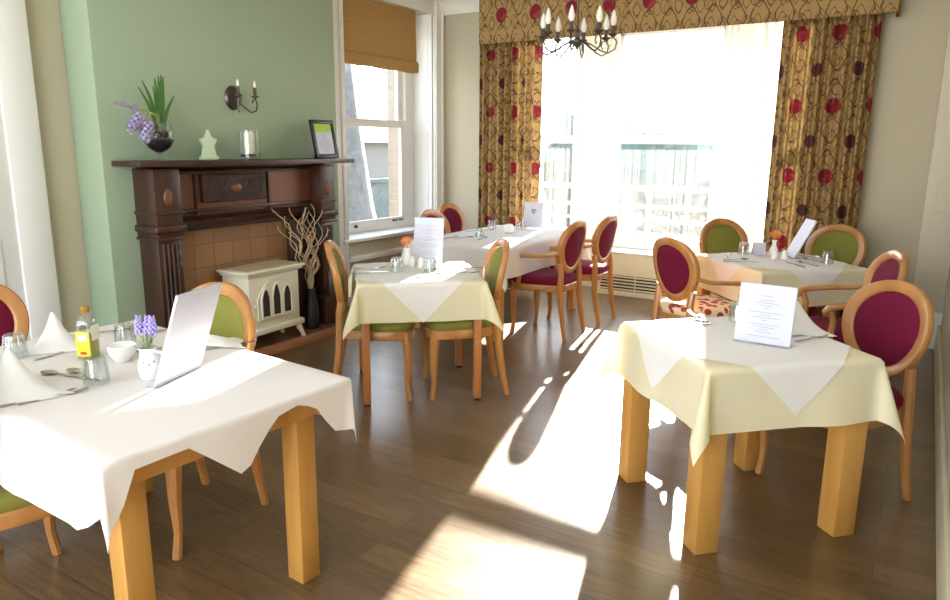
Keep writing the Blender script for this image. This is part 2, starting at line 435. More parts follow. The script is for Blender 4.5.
# bay walls with window openings; local frame along each side
SILL, HEAD = .50, 2.70
def bay_side(idx, p, q, a, b, n, label):
    p, q = Vector((*p, 0)), Vector((*q, 0)); L = (q-p).length; d = (q-p)/L
    ang = atan2(d.y, d.x); mt = Matrix.Translation(p) @ Matrix.Rotation(ang, 4, 'Z')
    wl = MB(); e = .03
    wl.box(-e, L+e, 0, .14, 0, SILL, mtx=mt); wl.box(-e, L+e, 0, .14, HEAD, ZC, mtx=mt)
    wl.box(-e, a, 0, .14, SILL, HEAD, mtx=mt); wl.box(b, L+e, 0, .14, SILL, HEAD, mtx=mt)
    struct('wall_bay.%03d' % idx if idx else 'wall_bay', wl, 'white', 'white bay wall '+label)
    win = thing('window_%d' % n, 'tall sash window in the bay, '+label, 'window', kind='structure')
    f = MB(); t = .04
    y0, y1 = .05, .10
    f.box(a, a+t, y0, y1, SILL, HEAD, mtx=mt); f.box(b-t, b, y0, y1, SILL, HEAD, mtx=mt)
    f.box(a, b, y0, y1, SILL, SILL+.08, mtx=mt); f.box(a, b, y0, y1, HEAD-.06, HEAD, mtx=mt)
    f.build('window_frame', 'white', win)
    B(a+t, b-t, y0-.01, y1, 1.555, 1.64, mtx=mt).build('meeting_rail', 'white', win)
    B(a+t, b-t, .07, .075, SILL+.08, HEAD-.06, mtx=mt).build('pane', 'glass', win)
    B(a-.05, b+.05, -.06, .06, SILL-.03, SILL+.012, bev=.006, mtx=mt).build('window_sill', 'white', win)
    return mt, L
L1 = hypot(BAY[1][0]-BAY[0][0], BAY[1][1]-BAY[0][1])
mtL, _ = bay_side(0, BAY[0], BAY[1], .08, L1-.04, 2, 'left canted side')
mtC, LC = bay_side(1, BAY[1], BAY[2], .34, 1.78-.37, 3, 'broad middle side')
mtR, _ = bay_side(2, BAY[2], BAY[3], .04, L1-.08, 4, 'right canted side')

# left sash window (window_1)
win = thing('window_1', 'white sash window beside the fireplace with a view of a tree trunk', 'window', kind='structure')
XG = -4.87
f = MB()
f.box(XG-.03, XG+.03, 4.98, 5.06, .62, 2.86); f.box(XG-.03, XG+.03, 6.30, 6.467, .62, 2.86); f.box(XG-.028, XG+.028, 5.06, 6.30, 2.78, 2.86); f.box(XG-.028, XG+.028, 5.06, 6.30, .60, .66)
f.build('window_frame', 'white', win)
s1 = MB(); x0, x1 = XG-.01, XG+.03
s1.box(x0, x1, 5.06, 5.12, .66, 1.78); s1.box(x0, x1, 6.22, 6.30, .66, 1.78); s1.box(x0+.002, x1-.002, 5.12, 6.22, .66, .76); s1.box(x0+.002, x1-.002, 5.12, 6.22, 1.70, 1.775)
lo = s1.build('lower_sash', 'white', win)
B(XG+.01, XG+.014, 5.12, 6.22, .76, 1.70).build('pane', 'glass', lo)
s2 = MB(); x0, x1 = XG-.05, XG-.01
s2.box(x0, x1, 5.06, 5.12, 1.70, 2.78); s2.box(x0, x1, 6.22, 6.30, 1.70, 2.78); s2.box(x0+.002, x1-.002, 5.12, 6.22, 2.70, 2.78); s2.box(x0+.002, x1-.002, 5.12, 6.22, 1.70, 1.74)
up_ = s2.build('upper_sash', 'white', win)
B(XG-.03, XG-.026, 5.12, 6.22, 1.74, 2.70).build('pane', 'glass', up_)
B(XG, XL+.05, 4.98, 6.467, .605, .64, bev=.006).build('window_sill', 'white', win)
lt = MB(); lt.lathe([(0.001, 0), (.018, 0), (.018, .02), (.008, .03), (.001, .03)], (XG+.045, 5.45, .70), 12); lt.box(XG+.03, XG+.05, 6.05, 6.12, .72, .735); lt.box(XG+.03, XG+.05, 6.16, 6.22, .72, .735)
lt.build('sash_lift', 'pewter', win)
sh = MB(); sh.box(XG+.03, XL, 6.45, 6.47, .62, 2.86)
for (za, zb) in ((.75, 1.65), (1.75, 2.75)):
    for (xa, xb, zc, zd) in ((XG+.06, XG+.07, za, zb), (XL-.06, XL-.05, za, zb), (XG+.06, XL-.05, za, za+.01), (XG+.06, XL-.05, zb-.01, zb)):
        sh.box(xa, xb, 6.444, 6.452, zc, zd)
sh.build('shutter_panel', 'white', win)
t = MB(); t.box(XL, XL+.03, 4.65, 5.06, 0, 3.0, bev=.006); t.box(XL, XL+.045, 4.99, 5.05, .64, 2.85, bev=.01)
struct('trim_1', t, 'white', 'white window architrave next to the green chimney breast')
t = MB(); t.box(XL, XL+.03, 6.467, 6.64, 0, 3.0, bev=.006); t.box(XL, XL+.045, 6.475, 6.51, 0, 2.99, bev=.01); t.box(XL, XL+.045, 6.585, 6.63, 0, 2.99, bev=.01)
struct('trim_2', t, 'white', 'white moulded window architrave at the room corner')
t = MB(); t.box(XL, XL+.025, 5.06, 6.467, 2.86, 2.99, bev=.006); struct('trim_3', t, 'white', 'white head of the window architrave')
struct('trim_4', B(XL, XL+.05, 5.06, 6.467, .42, .48, bev=.008), 'white', 'white boxed pipe running under the window sill')
# cornice
co = [(0, 0), (.03, 0), (.045, .05), (.09, .11), (.14, .14), (.14, .16), (0, .16)]
def cornice(name, p, q, side, label):
    p, q = Vector((*p, 0)), Vector((*q, 0)); d = (q-p).normalized(); nrm = Vector((-d.y, d.x, 0))*side
    mb = MB(); mb.loops([[P+nrm*x+Vector((0, 0, ZC-.16+z)) for x, z in co] for P in (p, q)])
    struct(name, mb, 'ceil', label)
cornice('trim_5', (XL, YB), (BAY[0][0]+.1, YB), -1, 'white cornice above the window wall, left part')
cornice('trim_6', (BAY[3][0]-.1, YB), (XR, YB), -1, 'white cornice above the window wall, right part')
cornice('trim_7', (XB, 2.555), (XB, 4.645), -1, 'white cornice over the chimney breast')
# door and its architrave at far left
d = thing('door_1', 'white panelled door at the left edge', 'door', kind='structure')
dm = MB(); dm.box(XL+.005, XL+.045, 1.24, 2.14, .01, 2.05, bev=.004); dm.build('door_leaf', 'white', d)
pm = MB()
for (ya, yb) in ((1.34, 1.64), (1.74, 2.04)):
    for (za, zb) in ((.25, .95), (1.1, 1.9)): pm.box(XL+.04, XL+.055, ya, yb, za, zb, bev=.006)
pm.build('door_panel', 'white', d)
t = MB(); t.box(XL, XL+.06, 2.14, 2.335, 0, ZC, bev=.01); t.box(XL, XL+.06, 1.06, 1.25, 0, 2.2, bev=.01); t.box(XL, XL+.055, 1.25, 2.14, 2.05, 2.25, bev=.01)
struct('trim_8', t, 'white', 'wide white door architrave')
# baseboards
t = MB(); t.box(BAY[3][0], 0, YB-.022, YB, 0, .26, bev=.006); t.box(0, XR, 6.448, 6.47, 0, .29, bev=.006); t.box(0, XR, 6.44, 6.47, .0, .27, bev=.005)
struct('baseboard_back', t, 'white', 'tall white baseboard under the right curtain')
struct('baseboard_right', B(XR-.022, XR, YF, 6.448, 0, .2, bev=.006), 'wall_cream', 'cream baseboard of the right wall')
t = MB(); t.box(XL, BAY[0][0], YB-.022, YB, 0, .2, bev=.006); struct('baseboard_window', t, 'white', 'white baseboard left of the bay')
t = MB(); t.box(XL, XL+.022, 2.335, 2.555, 0, .2, bev=.005); t.box(XL, XL+.022, 5.06, 6.46, 0, .2, bev=.005); struct('baseboard_left', t, 'white', 'white baseboard of the left wall')
t = MB()
for mt, L in ((mtL, L1), (mtC, 1.78), (mtR, L1)): t.box(0, L, -.022, 0, 0, .18, mtx=mt)
struct('baseboard_bay', t, 'white', 'white baseboard inside the bay')

# radiator cover under the middle bay window
r = thing('radiator_cover', 'low cream radiator cover with dark slotted grille under the bay window', 'radiator cover')
rm = MB(); rx0, rx1, ry = -2.86, -1.62, 7.0
rm.box(rx0, rx1, ry+.01, 7.29, 0.0, .44, bev=.004); rm.build('casing', 'stove', r)
B(rx0-.02, rx1+.02, ry-.02, 7.29, .44, .465, bev=.006).build('top_board', 'white', r)
B(rx0+.04, rx1-.04, ry, ry+.012, .055, .215).build('grille_slot', 'dark', r)
gm = MB()
for i in range(5): gm.box(rx0+.04, rx1-.04, ry-.006, ry+.006, .062+i*.033, .078+i*.033, bev=.003)
for i in range(4): gm.box(rx0+.04+i*(rx1-rx0-.09)/3, rx0+.05+i*(rx1-rx0-.09)/3, ry-.004, ry+.008, .055, .215)
gm.build('grille', 'stove', r)
B(rx0, rx1, ry-.004, ry+.02, 0, .05, bev=.003).build('plinth', 'stove', r)

# ------------------------------------------------------------------ curtains, pelmet, blind, nets
def folded(name, pts, z0, z1, mat, amp, wave, label, cat, nz=10, group=None, flare=0., seed=0, uvscale=1.0):
    rnd = random.Random(seed)
    # pts : plan polyline; folds run along its length
    P = [Vector((*p, 0)) for p in pts]; seg = [(P[i+1]-P[i]).length for i in range(len(P)-1)]; L = sum(seg)
    n = int(L/wave*14); us = []; rows = []; ph = [rnd.uniform(-.8, .8) for _ in range(int(L/wave)+3)]
    am = [rnd.uniform(.65, 1.25) for _ in range(int(L/wave)+3)]
    def at(s):
        k = 0
        while k < len(seg)-1 and s > seg[k]: s -= seg[k]; k += 1
        d = (P[k+1]-P[k]).normalized(); return P[k]+d*s, Vector((-d.y, d.x, 0))
    for j in range(nz+1):
        row = []; acc = 0; last = None; ur = []
        fz = j/nz
        for i in range(n+1):
            s = L*i/n; p, nn = at(s); c = s/wave; k = int(c)
            a = amp*(am[k]*(1-(c-k))+am[k+1]*(c-k))*(1+flare*(1-fz))
            q = p+nn*(a*sin(2*pi*c+ph[k]*(1-(c-k))+ph[k+1]*(c-k)+.25*sin(3*fz+k)))
            q.z = z0+(z1-z0)*fz
            if last is not None: acc += (Vector((q.x, q.y, 0))-Vector((last.x, last.y, 0))).length
            last = q; row.append(q); ur.append((acc*uvscale, q.z))
        rows.append(row); us += ur
    mb = MB().grid(rows)
    o = mb.build(name, mat, ang=180, uvs=us); return tag(o, label, cat, group)
folded('curtain', [(-4.04, 6.53), (-3.335, 6.53)], .04, 2.6, 'damask', .042, .083, 'full-length gold curtain with red and plum flowers, left of the bay', 'curtain', group='bay window curtains', seed=1, uvscale=.62)
folded('curtain', [(-1.15, 6.53), (-.44, 6.53)], .04, 2.6, 'damask', .042, .083, 'full-length gold curtain with red and plum flowers, right of the bay', 'curtain', group='bay window curtains', seed=5, uvscale=.62)
# pelmet: three-sided box valance
pl = [(-3.97, 6.64), (-3.97, 6.40), (-.345, 6.40), (-.345, 6.64)]
rows, us = [], []
for z in (2.515, 2.53, 2.75, 2.985, 3.0):
    row = []; acc = .06
    for i, p in enumerate(pl):
        if i: acc += hypot(p[0]-pl[i-1][0], p[1]-pl[i-1][1])
        off = -.006 if z < 2.52 else 0
        row.append((p[0], p[1]-off, z)); us.append((acc, .18+.56*4+(z-2.77)*.88))
    rows.append(row)
o = MB().grid(rows).build('pelmet', 'damask', ang=20, uvs=us); so = o.modifiers.new('s', 'SOLIDIFY'); so.thickness = .02; so.offset = 0
tag(o, 'long gold pelmet with red flowers above the bay window', 'pelmet')
# net curtains
nt_ = [('middle', [(-2.86, 7.24), (-1.78, 7.24)], 'voile', .018, .055), ('left canted', [(-3.56, 6.80), (-3.24, 7.21)], 'voile', .015, .05), ('right canted', [(-1.38, 7.21), (-1.06, 6.80)], 'voile', .015, .05)]
for i, (wh, pts, mt, a, wv) in enumerate(nt_):
    folded('net_curtain', pts, .54, 2.74, mt, a, wv, 'sheer white net curtain across the %s bay window' % wh, 'net curtain', group='sheer net curtains', nz=4, seed=20+i)
for i, (wh, pts) in enumerate([('left', [(-3.16, 7.2), (-2.84, 7.2)]), ('right', [(-1.80, 7.2), (-1.42, 7.2)])]):
    folded('gathered_net', pts, .50, 2.76, 'voile_thick', .022, .06, 'white net gathered in thick folds over the %s pier of the bay' % wh, 'net curtain', group='gathered nets', nz=4, seed=30+i)
# roman blind
b_ = thing('roman_blind', 'golden brown woven roman blind half raised in the left window', 'blind')
rows = []
prof = [(-4.66, 2.90), (-4.655, 2.6), (-4.65, 2.42), (-4.648, 2.365), (-4.62, 2.355), (-4.61, 2.33), (-4.615, 2.255), (-4.63, 2.245), (-4.645, 2.255), (-4.65, 2.33)]
for x, z in prof: rows.append([(x, 5.0+i*1.25/12+(0 if z > 2.4 else .012*sin(i*3)), z+.004*sin(i*1.7)) for i in range(13)])
MB().grid(rows).build('fabric', 'blind', b_)
B(-4.70, -4.65, 5.0, 6.28, 2.88, 2.93).build('headrail', 'white', b_)

# ------------------------------------------------------------------ fireplace
fp = thing('fireplace_surround', 'tall dark mahogany fireplace surround with mantel shelf on the green wall', 'fireplace')
XW = XB+.002
def molding(prof, y0, y1, x0=XW):
    # prof: (projection, z); mitred three-sided run around the front
    mb = MB(); L = []
    for (p, z) in prof:
        L.append([(x0, y0-p, z), (x0+p, y0-p, z), (x0+p, y1+p, z), (x0, y1+p, z)])
    vs = [q for l in L for q in l]; fs = []
    for j in range(len(L)-1):
        for i in range(3): fs.append((j*4+i, j*4+i+1, (j+1)*4+i+1, (j+1)*4+i))
    fs.append((0, 3, 2, 1)); k = (len(L)-1)*4; fs.append((k, k+1, k+2, k+3))
    return mb.add(vs, fs)
YP0, YP1 = 2.74, 4.36
sh = MB(); sh.box(XW, -4.0, 2.61, 4.52, 1.375, 1.41, bev=.006)
sh.build('mantel_shelf', 'darkwood', fp)
molding([(.075, 1.325), (.08, 1.335), (.10, 1.345), (.13, 1.362), (.135, 1.378)], YP0+.16, YP1-.16).build('cornice_moulding', 'darkwood', fp)
B(XW, XW+.09, YP0+.02, YP1-.02, .97, 1.345).build('frieze_panel', 'midwood', fp)
fr = MB(); fr.box(XW+.08, XW+.11, 3.12, 3.14, 1.04, 1.33, bev=.006); fr.box(XW+.08, XW+.11, 3.76, 3.78, 1.04, 1.33, bev=.006)
fr.box(XW+.08, XW+.115, YP0+.2, YP1-.18, 1.06, 1.085, bev=.006); fr.box(XW+.08, XW+.12, YP0+.18, YP1-.16, 1.318, 1.338, bev=.008)
fr.build('frieze_moulding', 'darkwood', fp)
cv = B(XW+.08, XW+.125, 3.17, 3.73, 1.12, 1.31, bev=.008)
for k in range(9):
    for s_ in (-1, 1):
        yy = 3.45+s_*(.06+k*.022); cv.tube([(XW+.125, yy+.022*cos(a)*(1-a/9), 1.215+.07*sin(a+k)*(1-a/9)) for a in [i*.6 for i in range(9)]], .006, 5)
cvo = cv.build('carved_panel', 'carved', fp)
MB().ball((0, 0, 0), 1, 18, mtx=Matrix.Translation((XW+.125, 3.45, 1.215)) @ Matrix.Diagonal((.018, .055, .036, 1))).build('oval_boss', 'midwood', cvo)
for z0_ in (1.05,):
    for yy in (3.13, 3.77): MB().ball((XW+.11, yy, 1.04), .018, 10, 1.3).build('drop_pendant', 'darkwood', fp)
molding([(.13, .965), (.14, .985), (.16, 1.0), (.165, 1.015), (.13, 1.03), (.12, 1.045)], YP0+.24, YP1-.22).build('lower_moulding', 'darkwood', fp)
def pilaster(y0, y1):
    pm = MB(); x1 = XW+.22
    pm.box(XW, x1, y0, y1, .92, 1.36, bev=.006)
    pm.box(XW, x1-.02, y0+.01, y1-.01, .30, .92, bev=.004)
    pm.box(XW, x1+.02, y0-.015, y1+.015, .07, .30, bev=.01)
    po = pm.build('pilaster', 'darkwood', fp)
    cp = MB(); cp.box(XW, x1+.02, y0-.02, y1+.02, .955, 1.005, bev=.015, seg=3); cp.box(XW, x1+.01, y0-.01, y1+.01, .905, .925, bev=.006); cp.box(XW, x1+.012, y0-.012, y1+.012, 1.07, 1.09, bev=.006)
    cp.build('capital', 'darkwood', po)
    fl = MB(); k = 4
    for i in range(k):
        yy = y0+.03+(y1-y0-.06)*(i+.5)/k
        fl.tube([(x1-.02, yy, .36), (x1-.02, yy, .88)], .012, 8)
    fl.build('fluting', 'darkwood', po)
    MB().ball((0, 0, 0), 1, 18, mtx=Matrix.Translation((x1, (y0+y1)/2, 1.18)) @ Matrix.Diagonal((.016, .034, .058, 1))).build('oval_boss', 'midwood', po)
    # console scroll beside the pilaster base
    sc = MB(); sc.tube([(x1-.02, (y0+y1)/2, .50), (x1+.0, (y0+y1)/2, .44), (x1+.01, (y0+y1)/2, .36), (x1+.015, (y0+y1)/2, .30)], [.02, .035, .045, .05], 10); sc.build('console', 'darkwood', po)
pilaster(YP0, YP0+.19); pilaster(YP1-.16, YP1)
B(XW, XW+.03, 2.99, 4.0, .07, .965).build('tile_panel', 'tile', fp)
sl = MB(); sl.box(XW, XW+.075, 2.93, 3.0, .07, .97, bev=.004); sl.box(XW, XW+.075, 3.99, 4.2, .07, .97, bev=.004); sl.box(XW, XW+.075, 2.93, 4.2, .935, .97, bev=.004)
sl.build('inner_frame', 'darkwood', fp)
h = thing('hearth', 'low brown tiled hearth slab in front of the fireplace', 'hearth')
B(XB+.002, -3.96, 2.58, 4.62, 0.0, .062).build('slab', 'hearth', h)
e = MB(); e.box(-3.965, -3.93, 2.56, 4.64, 0.0, .07, bev=.005); e.build('edging', 'hearthedge', h)

# electric stove
st = thing('electric_stove', 'cream cast-iron style stove with arched glass door on the hearth', 'stove', (-4.105, 3.565, .062), radians(3)); st.scale = (1.12, 1.14, 1.08)
sy, fx, bx = .24, .125, -.11   # half width, front x, back x
B(bx, fx, -sy+.02, sy-.02, .13, .50, bev=.008).build('body', 'stove', st)
tp = MB(); tp.box(bx-.01, fx+.035, -sy-.015, sy+.015, .515, .535, bev=.008); tp.box(bx, fx+.02, -sy, sy, .495, .518, bev=.008); tp.build('top_plate', 'stove', st)
B(bx+.01, fx+.01, -sy+.015, sy-.015, .5345, .5375).build('hotplate', 'stovetop', st)
B(bx, fx+.025, -sy, sy, .10, .14, bev=.008).build('bottom_ledge', 'stove', st)
def arch_pts(w_, z0, zs, zt, n=8):
    pts = [(-w_, z0), (w_, z0), (w_, zs)]
    for i in range(1, n): a = i/n; pts.append((w_*(1-a)**.75, zs+(zt-zs)*sin(a*pi/2)))
    pts.append((0, zt))
    for i in range(n-1, 0, -1): a = i/n; pts.append((-w_*(1-a)**.75, zs+(zt-zs)*sin(a*pi/2)))
    pts.append((-w_, zs)); return pts
swap = Matrix(((0, 0, 1, 0), (1, 0, 0, 0), (0, 1, 0, 0), (0, 0, 0, 1)))   # (x,y,z)->(z,x,y): outline in YZ, depth in X
big = arch_pts(.16, .19, .34, .465, 12)
dr = MB().prism(big, fx-.005, fx+.012, mtx=swap); do = dr.build('door', 'stove', st)
pn = MB(); br_ = MB()
for k in (-1, 0, 1):
    hh = .43 if k == 0 else .405
    sub = [(x+k*.094, z) for x, z in arch_pts(.038, .21, .34, hh, 8)]
    pn.prism(sub, fx+.010, fx+.0135, mtx=swap)
    br_.tube([(fx+.014, x, z) for x, z in sub]+[(fx+.014, *sub[0])], .008, 6)
pn.build('pane', 'coal', do); br_.build('glazing_bar', 'stove', do)
for sx_ in (-1, 1):
    for xx in (fx-.01, bx+.03):
        MB().tube([(xx, sx_*(sy-.05), .12), (xx+.012, sx_*(sy-.03), .07), (xx+.018, sx_*(sy-.012), .03), (xx+.02, sx_*(sy-.002), .0)], [.026, .02, .014, .016], 8).build('leg', 'stove', st)
MB().ball((fx+.02, -.19, .3), .012, 10).build('door_knob', 'stove', st)
# twisted twigs with fairy lights in a vase
tv = thing('twig_vase', 'narrow dark floor vase behind the cream stove', 'vase', (-4.10, 4.07, .062))
MB().lathe([(.001, 0), (.05, 0), (.06, .06), (.055, .2), (.035, .30), (.04, .33), (.032, .33), (.03, .28), (.001, .27)], n=20).build('body', 'black', tv)
tg = thing('twisted_twigs', 'bundle of pale twisted twigs with fairy lights beside the stove', 'twigs', (-4.10, 4.07, .062))
random.seed(3)
tips = [(-.0, -.33, .98), (.03, -.27, .93), (0, -.16, .98), (.03, -.13, .90), (.0, -.03, .98), (.03, .0, .93), (-.02, .06, .99), (.03, .09, .95), (.02, .21, .88), (.03, -.2, .80), (.02, .02, .82), (.0, -.30, .86), (.03, -.10, .98), (.0, .03, .95), (.03, -.06, .92), (.02, .12, .84)]
for i, (tx, ty, tz) in enumerate(tips):
    pts = []; phs = random.uniform(0, 6)
    for k in range(19):
        a = k/18; w_ = .034*min(1, a*3)
        pts.append((tx*a+w_*.7*cos(a*15+phs), ty*a**1.5+w_*sin(a*15+phs), .27+(tz-.27)*a))
    tw = MB().tube(pts, [.0075*(1-.5*k/18) for k in range(19)], 5)
    two = tw.build('twig', 'twig', tg)
    if i % 2 == 0 or i == 9:
        for k in (7, 12, 15): MB().ball(tuple(Vector(pts[k])+Vector((.008, 0, 0))), .0065, 8).build('fairy_light', 'fairy', two)

# ------------------------------------------------------------------ mantel ornaments
ZM = 1.411
v = thing('goblet_vase', 'large clear goblet vase holding black pebbles and bulbs on the mantel', 'vase', (-4.15, 2.85, ZM))
pr = [(.001, 0), (.05, 0), (.048, .006), (.012, .012), (.008, .03), (.02, .045), (.065, .075), (.092, .12), (.098, .15), (.088, .2), (.066, .25), (.052, .285), (.056, .30)]
MB().lathe(pr, n=32).build('bowl', 'vaseglass', v)
tag(MB().lathe([(.001, .048), (.02, .05), (.062, .078), (.088, .12), (.090, .128), (.06, .14), (.001, .142)], (-4.15, 2.85, ZM), 28).build('pebbles', 'soil'), 'black pebbles filling the bottom of the goblet vase', 'pebbles', kind='stuff')
hy = thing('hyacinth', 'hyacinth with green leaves and drooping lilac flower heads in the goblet vase', 'flower', (-4.15, 2.85, ZM))
bl = MB()
for (x, y) in ((.02, -.02), (-.02, .015), (.01, .04), (.035, .02)): bl.lathe([(.001, 0), (.02, .012), (.024, .028), (.012, .05), (.006, .06)], (x, y, .135), 10)
bl.build('bulb', 'soil', hy)
random.seed(11)
for (dy, h_, b0) in ((-.13, .44, -.01), (-.10, .48, 0), (-.03, .45, .01), (-.015, .50, .015), (.01, .515, .02), (.03, .52, .02), (.045, .515, .03), (.11, .40, .03), (.02, .47, .02)):
    rows = []
    for k in range(8):
        a = k/7; yy = b0+(dy-b0)*a**1.6; zz = .18+(h_-.18)*a; ww = .016*(1-.75*a**3); xx = .01+random.uniform(-.002, .002)+.02*a
        rows.append([(xx, yy-ww, zz), (xx-.004, yy, zz), (xx, yy+ww, zz)])
    MB().grid(rows).build('leaf', 'leaf' if h_ > .42 else 'leaf', hy, ang=180)
sk = MB()
for y in (-.005, .01, .02, .03, .04): sk.tube([(.0, y, .17), (.0, y*1.3, .24), (.005, y*1.4, .31)], .007, 6)
sk.build('pale_stem', 'paleleaf', hy)
for (pts, n_, mt) in (([(.0, .02, .20), (.02, .0, .27), (.03, -.08, .30), (.035, -.15, .31), (.04, -.30, .345)], 26, 'hyacinth'),
                      ([(.0, .01, .20), (.03, -.03, .27), (.05, -.10, .30), (.055, -.145, .265), (.06, -.23, .18)], 44, 'hyacinth'),
                      ([(.0, .01, .20), (.04, -.02, .28), (.06, -.08, .29), (.07, -.115, .23), (.075, -.145, .12)], 44, 'hyacinth')):
    so_ = MB().tube(pts, .005, 6).build('flower_stem', 'paleleaf', hy)
    fl = MB(); P = [Vector(p) for p in pts]
    for k in range(n_):
        a = 1-(k/n_)*.9; s = 3+a if False else None
        p = P[3].lerp(P[4], k/n_); r = (.042 if n_ > 30 else .018)*(1-.35*k/n_)
        an = k*2.4; ax = (P[4]-P[3]).normalized(); s1 = ax.cross(Vector((1, 0, .1))).normalized(); s2 = ax.cross(s1)
        q = p+(s1*cos(an)+s2*sin(an))*r
        fl.tube([p, p.lerp(q, .7), q], [.003, .006, .013 if n_ > 30 else .008], 5)
    fl.build('flower_head', mt, so_)
s_ = thing('star_ornament', 'pale green frosted glass star standing on the mantel', 'ornament', (-4.15, 3.22, ZM), 0)
stp = []
for k in range(10):
    a = pi/2+k*pi/5; r = .095 if k % 2 == 0 else .055; stp.append((r*cos(a)*.75, .105+r*sin(a)))
stp[4] = (-.058, .02); stp[6] = (.058, .02); stp[5] = (0, .02)
MB().prism(stp, -.01, .01, mtx=swap).build('star', 'starglass', s_)
B(-.03, .03, -.06, .06, 0, .022, bev=.004).build('base', 'starglass', s_)
c_ = thing('candle_cylinder', 'clear glass hurricane cylinder on the mantel below the wall light', 'candle holder', (-4.15, 3.57, ZM))
MB().lathe([(.001, .004), (.07, .004), (.072, 0), (.074, .01), (.074, .2), (.071, .2), (.071, .012), (.001, .012)], n=32).build('cylinder', 'vaseglass', c_)
pb = MB(); random.seed(5)
for k in range(60):
    a = random.uniform(0, 6.28); r = .062*random.random()**.5
    pb.ball((-4.15+r*cos(a), 3.57+r*sin(a), ZM+.02+random.uniform(0, .012)), .009, 6, .7)
tag(pb.build('gravel', 'coal'), 'small brown pebbles in the bottom of the candle cylinder', 'pebbles', kind='stuff')
cd = thing('pillar_candle', 'ivory pillar candle standing inside the glass cylinder', 'candle', (-4.15, 3.57, ZM+.03))
MB().lathe([(.001, 0), (.038, 0), (.039, .005), (.039, .15), (.034, .156), (.015, .15), (.001, .149)], n=28).build('wax', 'candle', cd)
MB().tube([(0, 0, .148), (.001, 0, .158), (.003, 0, .165)], .0015, 6).build('wick', 'dark', cd)
fm = thing('certificate_frame', 'black framed certificate with a lime green header leaning on the mantel', 'picture frame', (-4.14, 4.31, ZM), 0)
tilt = Matrix.Translation((.04, 0, .004)) @ Matrix.Rotation(radians(-12), 4, 'Y')
w2, h2 = .125, .30
f = MB()
for a in ((-.012, .012, -w2, -w2+.028, 0, h2), (-.012, .012, w2-.028, w2, 0, h2), (-.012, .012, -w2, w2, 0, .03), (-.012, .012, -w2, w2, h2-.03, h2)): f.box(*a, bev=.003, mtx=tilt)
f.box(-.014, -.008, -w2+.01, w2-.01, .01, h2-.01, mtx=tilt)
f.build('frame', 'black', fm)
cp = B(-.006, .002, -w2+.026, w2-.026, .028, h2-.028, mtx=tilt).build('certificate', 'paper', fm)
B(.002, .003, -w2+.028, w2-.028, h2-.10, h2-.03, mtx=tilt).build('header_band', 'limegreen', cp)
tx = MB(); random.seed(2)
for k in range(9):
    zz = .18-k*.016; ww = random.choice((.03, .05, .06, .02)); tx.box(.002, .0032, -ww, ww, zz, zz+.006, mtx=tilt)
B(.003, .0038, .05, .075, h2-.085, h2-.055, mtx=tilt).build('printed_mark', 'ink', cp)
tx.build('printed_text', 'ink', cp)
B(-.0025, .0025, -.03, .03, 0, .17, mtx=Matrix.Translation((-.078, 0, .002)) @ Matrix.Rotation(radians(20), 4, 'Y')).build('easel_back', 'black', fm)
# wall light
wl = thing('wall_light', 'dark twin-arm candle wall light on the green chimney breast', 'wall light', (XB, 3.575, 1.84))
MB().lathe([(.001, .03), (.03, .028), (.055, .018), (.062, .006), (.066, 0), (.001, 0)], n=28, mtx=Matrix.Rotation(pi/2, 4, 'Y') @ Matrix.Diagonal((1.3, 1.15, 1, 1))).build('back_plate', 'pewter', wl)
for s2_ in (-1, 1):
    ys = .115 if s2_ > 0 else -.035
    pts = [(.025, 0, -.01), (.06, ys*.35, -.06), (.09, ys*.75, -.10), (.10, ys*1.05, -.085), (.10, ys*1.15, -.04), (.10, ys*1.0, .0), (.095, ys*.85, -.015), (.095, ys*.8, -.035)]
    ar = MB().tube(pts, .0055, 6).build('arm', 'pewter', wl)
    MB().lathe([(.001, 0), (.012, .002), (.03, .012), (.03, .015), (.013, .018), (.012, .02), (.012, .075), (.001, .076)], (.10, ys, .0), 14).build('candle_tube', 'pewter', ar)
    MB().lathe([(.006, 0), (.010, .012), (.009, .026), (.003, .044), (.0005, .05)], (.10, ys, .076), 12).build('bulb', 'bulb', ar)

# ------------------------------------------------------------------ chandelier
ch = thing('chandelier', 'eight-arm pewter chandelier with candle bulbs hanging before the bay', 'chandelier', (-2.19, 4.82, 2.23))
MB().lathe([(.001, -.05), (.008, -.045), (.012, -.03), (.03, -.015), (.06, 0), (.062, .01), (.03, .02), (.014, .035), (.012, .06), (.02, .075), (.01, .09), (.006, .1)], n=24).build('hub', 'pewter', ch)
MB().tube([(0, 0, .09), (0, 0, ZC-2.24)], .006, 8).build('rod', 'pewter', ch)
MB().lathe([(.001, -.05), (.02, -.045), (.05, -.02), (.06, 0), (.001, 0)], (0, 0, ZC-2.23), 24).build('ceiling_rose', 'pewter', ch)
for k in range(8):
    mt = Matrix.Rotation(k*pi/4+.25, 4, 'Z')
    pts = [(.05, 0, .005), (.10, 0, -.015), (.16, 0, -.055), (.215, 0, -.075), (.262, 0, -.05), (.275, 0, -.005), (.25, 0, .03), (.215, 0, .02), (.205, 0, -.01), (.22, 0, -.03), (.235, 0, -.02)]
    am = MB().tube(pts, [.006]*7+[.005, .005, .004, .003], 7, mtx=mt)
    ao = am.build('arm', 'pewter', ch)
    MB().lathe([(.001, 0), (.01, .002), (.03, .016), (.033, .024), (.014, .022), (.013, .025), (.013, .075), (.001, .076)], (.245, 0, .028), 14, mtx=mt).build('candle_tube', 'pewter', ao)
    MB().lathe([(.011, 0), (.021, .02), (.022, .04), (.014, .075), (.005, .098), (.0005, .105)], (.245, 0, .104), 14, mtx=mt).build('bulb', 'bulb', ao)

